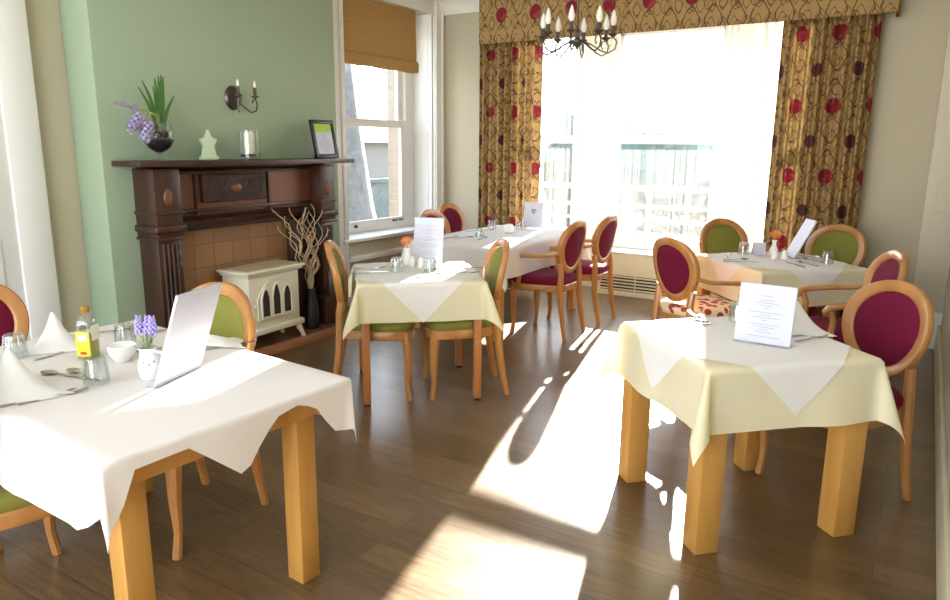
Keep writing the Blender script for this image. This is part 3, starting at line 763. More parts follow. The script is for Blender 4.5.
# ------------------------------------------------------------------ tables and cloths
def table(label, c, rz, ax, ay, leg, mat, inset=0., feet=False):
    t = thing('dining_table', label, 'table', (c[0], c[1], 0), rz)
    B(-ax, ax, -ay, ay, .705, .742, bev=.004).build('tabletop', mat, t)
    a = MB(); k = .03+(inset if not isinstance(inset, tuple) else .02)
    a.box(-ax+k, ax-k, -ay+k, -ay+k+.022, .63, .706); a.box(-ax+k, ax-k, ay-k-.022, ay-k, .63, .706)
    a.box(-ax+k, -ax+k+.022, -ay+k, ay-k, .63, .706); a.box(ax-k-.022, ax-k, -ay+k, ay-k, .63, .706)
    a.build('apron', mat, t)
    ix, iy = inset if isinstance(inset, tuple) else (inset, inset)
    for sx in (-1, 1):
        for sy_ in (-1, 1):
            x, y = sx*(ax-ix-leg/2), sy_*(ay-iy-leg/2); h_ = leg/2
            lo = B(x-h_, x+h_, y-h_, y+h_, .012 if feet else 0, .706, bev=.004).build('leg', mat, t)
            if feet: B(x-h_*.9, x+h_*.9, y-h_*.9, y+h_*.9, 0, .014).build('foot', 'black', lo)
    return t
ZT = .7445
def drape_fn(ax, ay, off, flare=.05, phi=22, seed=0, wave=1.):
    rnd = random.Random(seed); p1, p2, p3 = [rnd.uniform(0, 6) for _ in range(3)]; r = .012
    def h(d):
        if d < r*pi/2: return r*sin(d/r), r*(1-cos(d/r))
        return r, r+d-r*pi/2
    def f(u, v):
        du, dv = max(abs(u)-ax, 0), max(abs(v)-ay, 0); sx, sy = (1 if u > 0 else -1), (1 if v > 0 else -1)
        if du == 0 and dv == 0: return Vector((u, v, ZT+off))
        if du and dv:
            rho, th = hypot(du, dv), atan2(dv, du); o_, dr = h(rho); ph = radians(phi)*sin(2*th)**.8+flare
            o_ += dr*sin(ph)+off; z = -dr*cos(ph)
            return Vector((sx*(ax+o_*cos(th)), sy*(ay+o_*sin(th)), ZT+off+z))
        if du:
            o_, dr = h(du); wv = wave*dr*(.045*sin(9*v+p1+sx)+.03*sin(17*v+p2*sx)); o_ += dr*flare+off+max(-.3*dr*flare, wv)*1.0*min(1, (ay-abs(v))/.08)
            return Vector((sx*(ax+o_), v, ZT+off-dr))
        o_, dr = h(dv); wv = wave*dr*(.045*sin(9*u+p3+sy)+.03*sin(17*u+p1*sy)); o_ += dr*flare+off+max(-.3*dr*flare, wv)*min(1, (ax-abs(u))/.08)
        return Vector((u, sy*(ay+o_), ZT+off-dr))
    return f
def cloth(label, c, rz, ax, ay, drops, mat='cream_cloth', off=.0, phi=22, seed=0, flare=.05, group=None, name='tablecloth'):
    # drops: four functions of the position along each edge (xp, xn, yp, yn)
    f = drape_fn(ax, ay, off, flare, phi, seed)
    n1, n2 = 16, 22
    par = [('o', -1+i/n1) for i in range(n1)]+[('i', -1+2*i/n2) for i in range(n2+1)]+[('o', (i+1)/n1) for i in range(n1)]
    D = [(d if callable(d) else (lambda t, d=d: d)) for d in drops]
    rows = []
    for (kv, tv) in par:
        row = []
        for (ku, tu) in par:
            ui = tu*ax if ku == 'i' else (ax if tu > 0 else -ax); vi = tv*ay if kv == 'i' else (ay if tv > 0 else -ay)
            u, v = ui, vi
            if ku == 'o': u = ui+tu*(D[0] if tu > 0 else D[1])(vi/ay)
            if kv == 'o': v = vi+tv*(D[2] if tv > 0 else D[3])(ui/ax)
            row.append(f(u, v))
        rows.append(row)
    o = MB().grid(rows).build(name, mat, ang=80)
    o.location = (c[0], c[1], 0); o.rotation_euler = (0, 0, rz)
    return tag(o, label, 'tablecloth', group)
def slip(label, c, rz, ax, ay, d, mat='white_cloth', off=.004, seed=0, rot=pi/4, flare=.05, shift=(0, 0)):
    # square overcloth turned on the table, half diagonal d
    f = drape_fn(ax, ay, off, flare, 20, seed)
    n = 44; rows = []
    for j in range(n+1):
        row = []
        for i in range(n+1):
            p, q = (2*i/n-1)*d/math.sqrt(2), (2*j/n-1)*d/math.sqrt(2)
            u, v = p*cos(rot)-q*sin(rot)+shift[0], p*sin(rot)+q*cos(rot)+shift[1]
            row.append(f(u, v))
        rows.append(row)
    o = MB().grid(rows).build('overcloth', mat, ang=80)
    o.location = (c[0], c[1], 0); o.rotation_euler = (0, 0, rz)
    return tag(o, label, 'overcloth', 'white overcloths laid diagonally')
Q = pi/4
T1C, T1X, T1Y = (-2.29, 1.36), .67, .42
T2C, T4C, T5C, T3C = (-2.655, 3.545), (-.582, 3.03), (-.83, 5.37), (-3.15, 5.45)
table('large oak table under white linen, nearest on the left', T1C, radians(-3.6), T1X-.005, T1Y-.005, .08, M['oak'], (.085, .07))
table('slim-legged square table with two green chairs, in front of the left window', T2C, radians(43), .365, .365, .045, M['redwood'], .01, True)
table('long table under white linen by the window corner with maroon armchairs', T3C, 0, .45, .75, .07, M['oak'], .02)
table('square oak table under pale yellow cloth, nearest on the right', T4C, Q, .358, .358, .098, M['oak'], .004)
table('square table between green and maroon chairs in front of the right curtain', T5C, Q, .40, .40, .075, M['oak'], .01)
# T1 white cloth: uneven hem along the right side (triangle in the middle, short beside the legs)
def lerp_tab(tab):
    def f(t):
        if t <= tab[0][0]: return tab[0][1]
        for (a, va), (b, vb) in zip(tab, tab[1:]):
            if t <= b: return va+(vb-va)*(t-a)/(b-a)
        return tab[-1][1]
    return f
cloth('white tablecloth with an uneven pointed hem on the nearest left table', T1C, radians(-3.6), T1X, T1Y,
      (lerp_tab([(-1, .19), (-.93, .16), (-.84, .05), (-.45, .045), (-.08, .18), (-.04, .185), (.03, .15), (.25, .05), (.45, .035), (.62, .06), (.80, .17), (1, .19)]), .25, lerp_tab([(.6, .2), (1, .17)]), lerp_tab([(.0, .222), (.4, .235), (.85, .22), (1, .15)])),
      'white_cloth', 0, 2, 3, .02)
cloth('pale yellow tablecloth on the small table with two green chairs', T2C, radians(43), .367, .367, (.235, .235, .235, .235), seed=4, phi=20)
slip('white overcloth with a triangle hanging towards the two green chairs table front', T2C, radians(43), .367, .367, .61, seed=4)
cloth('white tablecloth on the long table by the window corner', T3C, 0, .452, .752, (.24, .24, .24, .24), 'white_cloth', seed=6, phi=16)
slip('white overcloth hanging in a point beside the maroon armchairs', T3C, 0, .452, .452, .64, seed=6)
cloth('pale yellow tablecloth hanging to a low point on the nearest right table', T4C, Q, .36, .36, (.25, .25, .25, .25), seed=8, phi=16)
slip('white overcloth with a hanging triangle on the nearest right table', T4C, Q, .36, .36, .565, seed=8)
cloth('pale yellow tablecloth on the table in front of the right curtain', T5C, Q, .402, .402, (.24, .24, .24, .24), seed=10)
slip('white overcloth with two hanging points on the table in front of the right curtain', T5C, Q, .402, .402, .60, seed=10)

# ------------------------------------------------------------------ chairs
def sup(a, b, n, k=36):
    out = []
    for i in range(k):
        t = 2*pi*i/k; c, s = cos(t), sin(t)
        out.append((a*math.copysign(abs(c)**(2/n), c), b*math.copysign(abs(s)**(2/n), s)))
    return out
def chair_proto(name, label, fabric, seatfab, arms):
    t = thing(name, label, 'chair')
    ol = [(x, y*(1+.16*x/.23)) for x, y in sup(.235, .235, 3.6)]
    def ring(sc, z): return [(x*sc, y*sc, z) for x, y in ol]
    MB().loops([ring(.985, .385), ring(1., .39), ring(1., .43), ring(.97, .44)]).build('seat_rail', 'chairwood', t)
    MB().loops([ring(.97, .438), ring(1.0, .452), ring(.995, .478), ring(.93, .496), ring(.7, .508), ring(.35, .513), ring(.05, .514)]).build('seat', seatfab, t, ang=60)
    # oval back, reclined
    up = Vector((-sin(radians(11)), 0, cos(radians(11)))); org = Vector((-.245, 0, .735)); nrm = Vector((up.z, 0, -up.x))
    def bp(w_, h_, d): return org+up*h_+Vector((0, w_, 0))+nrm*(d+.35*w_*w_*2)
    def ell(a, b, d, k=40):
        out = []
        for i in range(k):
            an = 2*pi*i/k; w_, h_ = a*sin(an), b*cos(an)
            w_ *= 1+.10*h_/b
            out.append(bp(w_, h_, d))
        return out
    oa, ob, ia, ib = .228, .222, .172, .168
    MB().loops([ell(oa, ob, -.012), ell(oa, ob, .012), ell(oa-.006, ob-.006, .019), ell(ia+.008, ib+.008, .019), ell(ia, ib, .012), ell(ia, ib, -.012), ell(ia+.008, ib+.008, -.019), ell(oa-.006, ob-.006, -.019)], closed=True).build('back_frame', 'chairwood', t, ang=50)
    MB().loops([ell(.03, .03, -.018), ell(ia*.7, ib*.7, -.017), ell(ia+.003, ib+.003, -.010), ell(ia+.003, ib+.003, .008), ell(ia*.9, ib*.9, .018), ell(ia*.6, ib*.6, .026), ell(.02, .02, .028)]).build('backrest', fabric, t, ang=60)
    for s in (-1, 1):
        fl = [(.175, s*.205, .42), (.185, s*.212, .36), (.19, s*.212, .24), (.185, s*.208, .10), (.20, s*.21, .0)]
        MB().tube(fl, [.030, .030, .024, .0165, .018], 8, flat=1).build('leg', 'chairwood', t)
        a = bp(s*.175, -.13, -.002)
        rl = [(-.272, s*.185, 0), (-.245, s*.183, .14), (-.22, s*.180, .30), (-.212, s*.178, .43), (-.212, s*.172, .53), tuple(a)]
        MB().tube(rl, [.017, .020, .024, .026, .024, .022], 8).build('leg', 'chairwood', t)
        if arms:
            st_ = bp(s*.214, -.04, 0)
            pts = [tuple(st_), (-.13, s*.255, .683), (-.02, s*.27, .676), (.09, s*.272, .668), (.145, s*.268, .655), (.165, s*.264, .632), (.16, s*.26, .61)]
            MB().tube(pts, [.018, .019, .021, .024, .026, .022, .014], 8, flat=.75).build('arm', 'chairwood', t)
            MB().tube([(.14, s*.266, .65), (.115, s*.262, .58), (.12, s*.252, .50), (.135, s*.243, .40)], [.017, .017, .019, .022], 8).build('arm_post', 'chairwood', t)
    return t
P = {}
def put(kind, loc, face, label, group):
    rz = radians(face)
    if kind not in P:
        fab, arm, seat = {'maroon_side': ('maroon', 0, 'maroon'), 'maroon_arm': ('maroon', 1, 'maroon'), 'green_side': ('green', 0, 'green'), 'floral_arm': ('maroon', 1, 'floral')}[kind]
        P[kind] = chair_proto('dining_armchair' if arm else 'dining_chair', label, M[fab], M[seat], arm)
        o = P[kind]; o.location = (*loc, 0); o.rotation_euler = (0, 0, rz); o['group'] = group
        kids(o)
        return o
    return dup(P[kind], (*loc, 0), rz, label, group)
G1, G2, G3, G5 = 'chairs round the nearest left table', 'chairs at the small table by the fireplace', 'chairs round the long window table', 'chairs round the table by the right curtain'
put('maroon_side', (-3.13, 1.34), 0, 'maroon oval-back chair at the left end of the nearest left table', G1)
put('green_side', (-2.43, 1.64), -87, 'green oval-back chair facing over the far side of the nearest left table', G1)
put('green_side', (-2.41, 1.03), 90, 'green chair on the near side of the left table, only seat and leg showing', G1)
put('green_side', (-2.80, 3.33), 38, 'green oval-back chair turned edge-on, between the fireplace and the small table', G2)
put('green_side', (-2.40, 3.66), 222, 'green oval-back chair tucked in at the window side of the small table', G2)
put('maroon_arm', (-2.58, 5.24), 180, 'maroon armchair in the aisle by the long table, the one closer to the green chairs', G3)
put('maroon_arm', (-2.55, 5.86), 180, 'maroon armchair in the aisle by the long table, the one closer to the radiator cover', G3)
put('maroon_side', (-3.52, 5.28), 0, 'oval-back chair partly hidden behind the menu of the small table', G3)
put('maroon_side', (-3.80, 5.98), 0, 'maroon chair in the window corner behind the long table', G3)
put('floral_arm', (-1.22, 4.83), 54, 'armchair with maroon back and red floral seat, back turned, beside the radiator cover', G5)
put('green_side', (-1.20, 5.90), -40, 'green oval-back chair against the bright bay window', G5)
put('green_side', (-.62, 5.92), 250, 'green oval-back chair in front of the right curtain', G5)
put('maroon_arm', (-.35, 4.63), 203, 'maroon armchair side-on at the right of the curtain-side table', G5)
put('maroon_side', (-.23, 3.42), 228, 'maroon oval-back chair tucked behind the nearest right table', 'chairs at the nearest right table')

# ------------------------------------------------------------------ table things
ZS = ZT+.0052   # top of overcloths
Z1 = ZT+.0012
# cutlery prototypes, lying along +X
def flat_piece(outline, z, th, bend):
    mb = MB(); n = len(outline)
    vs = [(x, y, bend(x)) for x, y in outline]+[(x, y, bend(x)+th) for x, y in outline]
    fs = [tuple(range(n-1, -1, -1)), tuple(range(n, 2*n))]+[(i, (i+1) % n, n+(i+1) % n, n+i) for i in range(n)]
    return mb.add(vs, fs)
def mk_knife():
    t = thing('table_knife', 'x', 'knife')
    flat_piece([(-.115, -.008), (0, -.005), (0, .005), (-.115, .008), (-.12, 0)], 0, .004, lambda x: .0005).build('handle', 'steel', t)
    flat_piece([(0, -.005), (.10, -.005), (.118, .004), (.11, .009), (.02, .009), (0, .005)], 0, .0018, lambda x: .0015).build('blade', 'steel', t); return t
def mk_fork():
    t = thing('table_fork', 'x', 'fork')
    flat_piece([(-.10, -.008), (-.02, -.003), (.02, -.003), (.02, .003), (-.02, .003), (-.10, .008)], 0, .0025, lambda x: .001+.004*max(0, x/.02)).build('handle', 'steel', t)
    h_ = MB(); h_.add([(.02, -.003, .005), (.04, -.012, .002), (.055, -.012, .001), (.055, .012, .001), (.04, .012, .002), (.02, .003, .005)], [(0, 1, 2, 3, 4, 5)])
    for k in range(4):
        y = -.0105+k*.007; h_.tube([(.053, y, .0015), (.075, y, .004), (.095, y, .009)], .0017, 5)
    h_.build('tines', 'steel', t); return t
def mk_spoon():
    t = thing('dessert_spoon', 'x', 'spoon')
    flat_piece([(-.10, -.008), (-.02, -.003), (.03, -.003), (.03, .003), (-.02, .003), (-.10, .008)], 0, .0025, lambda x: .001+.006*max(0, x/.03)).build('handle', 'steel', t)
    rows = []
    for i in range(9):
        r = i/8
        rows.append([(.06+.033*r*cos(a), .019*r*sin(a)*(1+.15*cos(a)), .0012+.0075*r*r) for a in [2*pi*k/16 for k in range(17)]])
    MB().grid(rows).build('bowl', 'steel', t); return t
def mk_tumbler():
    t = thing('glass_tumbler', 'x', 'glass')
    n = 24; prof = [(.040, 0), (.039, .012), (.036, .04), (.032, .085), (.030, .088)]
    mb = MB().lathe(prof+[(.001, .088)], n=n); mb.lathe([(.038, .001), (.034, .04), (.030, .075), (.001, .076)], n=n)
    mb.build('body', 'tumbler', t)
    rb = MB()
    for k in range(10):
        a = 2*pi*k/10; rb.tube([(.0385*cos(a), .0385*sin(a), .02), (.0345*cos(a), .0345*sin(a), .06), (.032*cos(a), .032*sin(a), .085)], [.002, .005, .004], 6)
    rb.build('fluting', 'tumbler', t); return t
proto = {}
def place(kind, x, y, rz, z, label, group):
    mk = dict(knife=mk_knife, fork=mk_fork, spoon=mk_spoon, tumbler=mk_tumbler)[kind]
    if kind not in proto:
        o = proto[kind] = mk(); o['label'] = label; o['group'] = group; o.location = (x, y, z); o.rotation_euler = (0, 0, radians(rz)); kids(o); return o
    return dup(proto[kind], (x, y, z), radians(rz), label, group)
def napkin(loc, rz, w_, h_, label, flat=False, z=ZS):
    t = thing('napkin', label, 'napkin', (*loc, z), radians(rz), 'folded white napkins')
    # standing tent fold: two triangular flaps meeting along a soft ridge
    rows = []; n = 14
    for i in range(n+1):
        a = i/n; row = []
        for j in range(n+1):
            b = j/n*2-1
            zz = h_*(1-a**1.25)*(1-.85*abs(b)**2.2)*(1-a*a*.3)+.002; x = -w_*.15+w_*1.15*a+.012*sin(3*b)*a; y = b*w_*(.16+.62*a)
            zz += .012*a*(1-a)*cos(5*b)
            row.append((x, y, max(.002, zz)))
        rows.append(row)
    MB().grid(rows).build('front_fold', 'napkin', t, ang=80)
    rows = [[(-w_*.15-w_*.5*a+.0, (j/6*2-1)*w_*(.16+.3*a), max(.002, h_*(1-a**1.25)*(1-.85*abs(j/6*2-1)**2.2)*(1-a*a*.3))) for j in range(7)] for a in [i/6 for i in range(7)]]
    MB().grid(rows).build('back_fold', 'napkin', t, ang=80)
    return t
# --- T1
gC = 'cutlery on the nearest left table'
napkin((-2.83, 1.42), -25, .16, .12, 'white napkin folded in a tent beside the oil bottle', z=Z1)
napkin((-2.40, 1.06), -15, .17, .13, 'white napkin folded in a low pyramid at the near left table edge', z=Z1)
napkin((-2.30, 1.72), 60, .13, .05, 'white napkin lying behind the slanted menu holder', z=Z1)
place('tumbler', -2.76, 1.24, 0, Z1, 'upturned glass tumbler at the left table edge by the maroon chair', 'upturned tumblers')
place('tumbler', -2.235, 1.235, 20, Z1, 'upturned glass tumbler in front of the white bowl', 'upturned tumblers')
place('tumbler', -2.57, 1.55, 10, Z1, 'upturned glass tumbler behind the white bowl', 'upturned tumblers')
place('spoon', -2.40, 1.215, 195, Z1, 'spoon with its bowl beside the low pyramid napkin', gC)
place('spoon', -2.34, 1.25, 178, Z1+.003, 'spoon crossing a handle behind the upturned tumbler', gC)
place('knife', -2.25, 1.05, 82, Z1, 'knife lying in front of the low pyramid napkin', gC)
place('fork', -2.215, 1.09, 76, Z1, 'fork lying next to the knife at the near table edge', gC)
place('knife', -2.68, 1.37, 100, Z1, 'knife lying between the tent napkin and the oil bottle', gC)
place('fork', -2.83, 1.62, 60, Z1, 'fork behind the tent napkin', gC)
place('knife', -2.24, 1.76, 70, Z1, 'knife behind the slanted menu holder', gC)
place('fork', -2.72, 1.73, 20, Z1, 'fork at the far edge behind the upturned tumbler', gC)
place('spoon', -2.42, 1.60, 60, Z1, 'spoon lying behind the lavender vase', gC)
bo = thing('oil_bottle', 'square glass bottle of olive oil with yellow label and gold cap', 'bottle', (-2.535, 1.385, Z1), radians(28))
def sq(a, z, n=4.5, c=(0, 0)): return [(x, y, z) for x, y in sup(a, a, n, 28)]
MB().loops([sq(.028, 0), sq(.031, .004), sq(.031, .125), sq(.028, .142), sq(.018, .156, 2.5), sq(.0125, .162, 2), sq(.0125, .178, 2)], cap1=False).build('glass_body', 'tumbler', bo)
MB().loops([sq(.027, .004), sq(.0285, .008), sq(.0285, .078), sq(.02, .0785)]).build('oil', 'oil', bo)
MB().lathe([(.014, 0), (.0155, .003), (.0155, .02), (.012, .023), (.001, .0235)], (0, 0, .172), 18).build('cap', 'gold', bo)
lb = B(.0312, .0322, -.026, .026, .012, .105, mtx=RZ(radians(-90))).build('label_panel', 'yellowlabel', bo, label='yellow label')
B(.0322, .0326, -.016, .016, .07, .095, mtx=RZ(radians(-90))).build('label_print', 'creamlabel', lb)
B(.0322, .0326, -.012, .012, .02, .03, mtx=RZ(radians(-90))).build('label_mark', 'redprint', lb)
B(.0312, .032, -.024, .024, .07, .125, mtx=RZ(0)).build('neck_label', 'creamlabel', bo)
bw = thing('sugar_bowl', 'small white china bowl between the oil bottle and the lavender', 'bowl', (-2.40, 1.43, Z1))
MB().lathe([(.001, .002), (.026, 0), (.028, .004), (.045, .025), (.05, .05), (.0505, .06), (.047, .06), (.044, .03), (.025, .01), (.001, .008)], n=32).build('body', 'ceramic', bw)
jg = thing('jug_vase', 'white china jug holding lavender beside the slanted menu', 'vase', (-2.14, 1.365, Z1), radians(200))
MB().lathe([(.001, 0), (.027, 0), (.03, .004), (.036, .03), (.035, .055), (.027, .08), (.026, .095), (.031, .108), (.028, .108), (.023, .095), (.023, .08), (.001, .03)], n=28).build('body', 'ceramic', jg)
MB().tube([(-.026, 0, .095), (-.05, 0, .092), (-.058, 0, .07), (-.05, 0, .048), (-.034, 0, .04)], .005, 8).build('handle', 'ceramic', jg)
mk = MB()
for k in range(5): mk.ball((.033*cos(k*.5+1.2), .033*sin(k*.5+1.2), .055+.008*(k % 2)), .004, 6)
mk.build('painted_flower', plain('blue_painted_glaze', (.25, .30, .55), .3), jg)
lv = thing('lavender_sprig', 'artificial lavender with lilac heads in the white jug', 'flower', (-2.14, 1.365, Z1))
random.seed(9)
lf = MB()
for k in range(16):
    a = k*2.4; r = .025+.02*random.random(); zt = .11+.065*random.random()
    lf.tube([(0, 0, .07), (r*.5*cos(a), r*.5*sin(a), zt-.015), (r*1.25*cos(a), r*1.25*sin(a), zt)], [.002, .004, .001], 5, flat=.4)
lf.build('leaves', 'greyleaf', lv)
for (x, y) in ((-.022, -.01), (.0, .008), (.018, .012)):
    sm = MB().tube([(0, 0, .07), (x*.6, y*.6, .14), (x, y, .20)], .0018, 5).build('stem', 'greyleaf', lv)
    fl = MB()
    for k in range(34):
        a = k*2.4; f_ = k/34; r = .013*(1-.55*f_); fl.ball((x+r*cos(a), y+r*sin(a), .155+.06*f_), .0058*(1-.4*f_), 6, 1.2)
    fl.build('flower_head', 'lilac', sm)
# --- menus
def menu(label, loc, rz, w_, h_, tilt_, style='text', holder=True, z=ZS, foot=.06):
    t = thing('menu_holder', label, 'menu', (*loc, z), radians(rz), 'table menus')
    m_ = Matrix.Rotation(radians(tilt_), 4, 'X')     # sheet in local XZ, facing -Y
    B(-w_/2-.004, w_/2+.004, -.0035, .0035, 0, h_+.004, bev=.001, mtx=m_).build('acrylic_stand', 'acrylic', t)
    B(-w_/2-.004, w_/2+.004, -foot*.35, foot, 0, .003).build('foot_plate', 'acrylic', t)
    sh_ = B(-w_/2, w_/2, -.0045, .0045, .004, h_, mtx=m_).build('menu_sheet', 'paper', t)
    rnd = random.Random(label)
    if style in ('text', 'band'):
        B(-w_/2+.006, w_/2-.006, -.0052, -.0045, h_*.86, h_*.98, mtx=m_).build('blue_band', 'paperblue', sh_)
        lg = MB(); lg.box(w_/2-.055, w_/2-.012, -.0058, -.005, h_*.885, h_*.965, mtx=m_); lo_ = lg.build('logo_box', 'ceramic', sh_)
        tx_ = MB(); k = 0; zz = h_*.80
        B(w_/2-.05, w_/2-.018, -.0062, -.0056, h_*.92, h_*.93, mtx=m_).build('logo_lettering', 'ink', sh_)
        while zz > h_*.08:
            ww = w_*rnd.choice((.10, .14, .2, .26, .3))*(.5 if k % 4 == 0 else 1)
            tx_.box(-ww, ww, -.0052, -.0046, zz, zz+.003, mtx=m_); zz -= .0105 if k % 4 else .017; k += 1
        tx_.build('printed_text', 'ink', sh_)
    if style == 'leaf':
        lm = MB()
        for (x, zz, a) in ((-.02, .17, .6), (.02, .165, 2.2), (.01, .145, 2.8), (-.01, .15, 1.2)):
            lm.add([(x+.028*cos(a+q)*s_, -.0052, zz+.022*sin(a+q)*s_) for q, s_ in ((0, 1), (.6, .6), (1.4, .35), (3.14, .3), (-1.4, .35), (-.6, .6))], [(0, 1, 2, 3, 4, 5)], m_)
        lm.build('leaf_print', 'greyleaf', sh_)
    return t
menu('slanted clear menu holder on the nearest left table', (-2.07, 1.42), -73, .23, .33, -20, 'band', z=Z1, foot=.09)
menu('upright printed menu on the nearest right table', (-.49, 2.965), -3, .215, .24, -10)
menu('tall menu sheet on the small table, beside an orange flower', (-2.79, 3.86), 24, .20, .30, -13, 'band')
menu('menu card with a green leaf picture on the long window table', (-3.17, 6.12), 24, .18, .25, -6, 'leaf', z=ZS)
menu('steeply leaning menu beside the orange flower in front of the right curtain', (-.79, 5.58), -62, .19, .30, -26, 'plain')
# --- T4
place('spoon', -.85, 3.30, 300, ZS, 'spoon on the nearest right table, the one further from the upright menu', 'cutlery on the nearest right table')
place('spoon', -.79, 3.24, 292, ZS, 'spoon on the nearest right table, the one closer to the upright menu', 'cutlery on the nearest right table')
place('tumbler', -.66, 3.32, 0, ZS, 'glass tumbler half hidden behind the upright menu on the nearest right table', 'tumblers on the far tables')
place('knife', -.36, 3.22, 50, ZS, 'knife to the right of the upright menu', 'cutlery on the nearest right table')
place('fork', -.33, 3.17, 62, ZS, 'fork to the right of the upright menu', 'cutlery on the nearest right table')
napkin((-.42, 3.34), -60, .15, .12, 'white napkin tent behind the upright menu on the nearest right table')
# --- T2
def bud_vase(loc, label, flabel, z=ZS):
    v = thing('bud_vase', label, 'vase', (*loc, z), 0, 'white bud vases')
    MB().lathe([(.001, 0), (.026, 0), (.032, .02), (.03, .045), (.016, .075), (.013, .095), (.02, .115), (.016, .115), (.009, .095), (.001, .06)], n=24).build('body', 'ceramic', v)
    f = thing('orange_gerbera', flabel, 'flower', (*loc, z), .3, 'orange flowers')
    MB().tube([(0, 0, .06), (.002, 0, .12), (.0, -.012, .155)], .0025, 6).build('stem', 'leaf', f)
    pt = MB()
    for ringi, (n, r, zz) in enumerate(((16, .046, .002), (14, .038, .007), (10, .026, .011))):
        for k in range(n):
            a = 2*pi*k/n+ringi*.2
            pt.add([(.006*cos(a), .006*sin(a)-.012, .156), (r*.6*cos(a-.16), r*.6*sin(a-.16)-.012, .160+zz), (r*cos(a), r*sin(a)-.012, .158+zz), (r*.6*cos(a+.16), r*.6*sin(a+.16)-.012, .160+zz)], [(0, 1, 2, 3)])
    tm = Matrix.Translation((0, -.012, .156)) @ Matrix.Rotation(radians(50), 4, 'X') @ Matrix.Translation((0, .012, -.156))
    pt.v = [tuple(tm @ Vector(q)) for q in pt.v]
    pt.build('petals', 'orange', f)
    MB().ball((0, -.012, .164), .011, 10, .6, mtx=tm).build('flower_centre', 'paleleaf', f)
bud_vase((-2.84, 3.70), 'white bud vase on the small table with green chairs', 'orange flower in the vase beside the tall menu sheet')
bud_vase((-.90, 5.58), 'white bud vase beside the leaning menu in front of the right curtain', 'orange flower against the right curtain')
def pot(name, label, loc, r, h_, kind, z=ZS):
    t = thing(name, label, kind, (*loc, z))
    MB().lathe([(.001, 0), (r*.7, 0), (r*.95, h_*.15), (r, h_*.5), (r*.85, h_*.85), (r*.6, h_*.97), (.001, h_)], n=24).build('body', 'ceramic', t)
    return t
def shaker(label, loc, z=ZS):
    t = thing('shaker', label, 'shaker', (*loc, z), 0, 'china salt and pepper shakers')
    MB().lathe([(.001, 0), (.02, 0), (.022, .005), (.02, .04), (.017, .055), (.010, .065), (.001, .067)], n=20).build('body', 'ceramic', t)
    h_ = MB()
    for k in range(3): h_.ball((.005*cos(k*2.1), .005*sin(k*2.1), .0665), .0014, 6)
    h_.build('holes', 'dark', t)
shaker('white shaker right beside the bud vase on the small table', (-2.77, 3.66))
shaker('white shaker in front of the tall menu sheet on the small table', (-2.70, 3.66))
p_ = pot('sugar_pot', 'round white lidded pot under the tall menu sheet', (-2.61, 3.70), .04, .06, 'pot')
MB().ball((0, 0, .064), .008, 10).build('lid_knob', 'ceramic', p_)
gT = 'tumblers on the far tables'; gc2 = 'cutlery on the small table'
place('tumbler', -2.74, 3.46, 0, ZS, 'glass tumbler left of the sunlit patch on the small table', gT)
place('tumbler', -2.56, 3.57, 0, ZS, 'glass tumbler in front of the round white pot', gT)
place('knife', -2.85, 3.33, 45, ZS, 'knife at the fireplace edge of the small table', gc2)
place('fork', -2.95, 3.46, 45, ZS, 'fork at the fireplace edge of the small table', gc2)
place('knife', -2.43, 3.83, 40, ZS, 'knife at the window edge of the small table, beside the green chair', gc2)
place('fork', -2.36, 3.66, 45, ZS, 'fork in the sunlit patch near the green chair', gc2)
place('spoon', -2.48, 3.45, 70, ZS, 'spoon at the front of the sunlit patch on the small table', gc2)
# --- T3
gc3 = 'cutlery on the long window table'
place('tumbler', -3.22, 5.22, 0, ZS, 'dark-looking glass tumbler on the long table, close to the hidden oval-back chair', gT)
place('tumbler', -3.43, 5.78, 0, ZS, 'glass tumbler on the long table near the left curtain', gT)
place('tumbler', -3.22, 5.95, 0, ZS, 'glass tumbler in front of the leaf-picture menu', gT)
place('spoon', -3.30, 5.10, 60, ZS, 'spoon beside the first tumbler of the long table', gc3)
place('fork', -3.14, 5.14, 100, ZS, 'fork in front of the first tumbler of the long table', gc3)
place('knife', -3.40, 5.05, 90, ZS, 'knife at the near end of the long table', gc3)
place('knife', -3.50, 5.60, 80, ZS, 'knife on the corner side of the long table', gc3)
place('fork', -3.42, 5.66, 80, ZS, 'fork on the corner side of the long table', gc3)
p_ = pot('milk_jug', 'white china milk jug in the sun on the long table', (-3.16, 5.62), .05, .085, 'jug')
MB().tube([(-.045, 0, .07), (-.075, 0, .06), (-.075, 0, .03), (-.045, 0, .02)], .006, 8).build('handle', 'ceramic', p_)
# --- T5
gc5 = 'cutlery on the table by the right curtain'
place('tumbler', -1.10, 5.52, 0, ZS, 'glass tumbler on the bay side of the curtain-side table', gT)
place('tumbler', -.52, 5.40, 0, ZS, 'glass tumbler right of the leaning menu', gT)
shaker('left white shaker of the pair under the leaning menu', (-.862, 5.40)); shaker('right white shaker of the pair under the leaning menu', (-.80, 5.44))
for (k, x, y, a, l) in (('fork', -1.17, 5.36, 100, 'fork at the left corner of the curtain-side table'), ('spoon', -1.08, 5.22, 40, 'spoon at the left edge of the curtain-side table'), ('knife', -1.03, 5.13, 20, 'knife nearest the floral-seated armchair'),
                        ('knife', -.66, 5.66, 150, 'knife behind the leaning menu by the right curtain'), ('fork', -.62, 5.50, 140, 'fork between the leaning menu and the right tumbler'), ('spoon', -.63, 5.30, 140, 'spoon in front of the right tumbler'),
                        ('knife', -.70, 5.22, 130, 'knife at the front of the curtain-side table'), ('fork', -.58, 5.62, 120, 'fork near the green chair by the curtain')):
    place(k, x, y, a, ZS, l, gc5)
tc_ = thing('tent_card', 'small white folded card standing beside the orange flower', 'card', (-1.0, 5.56, ZS), radians(35))
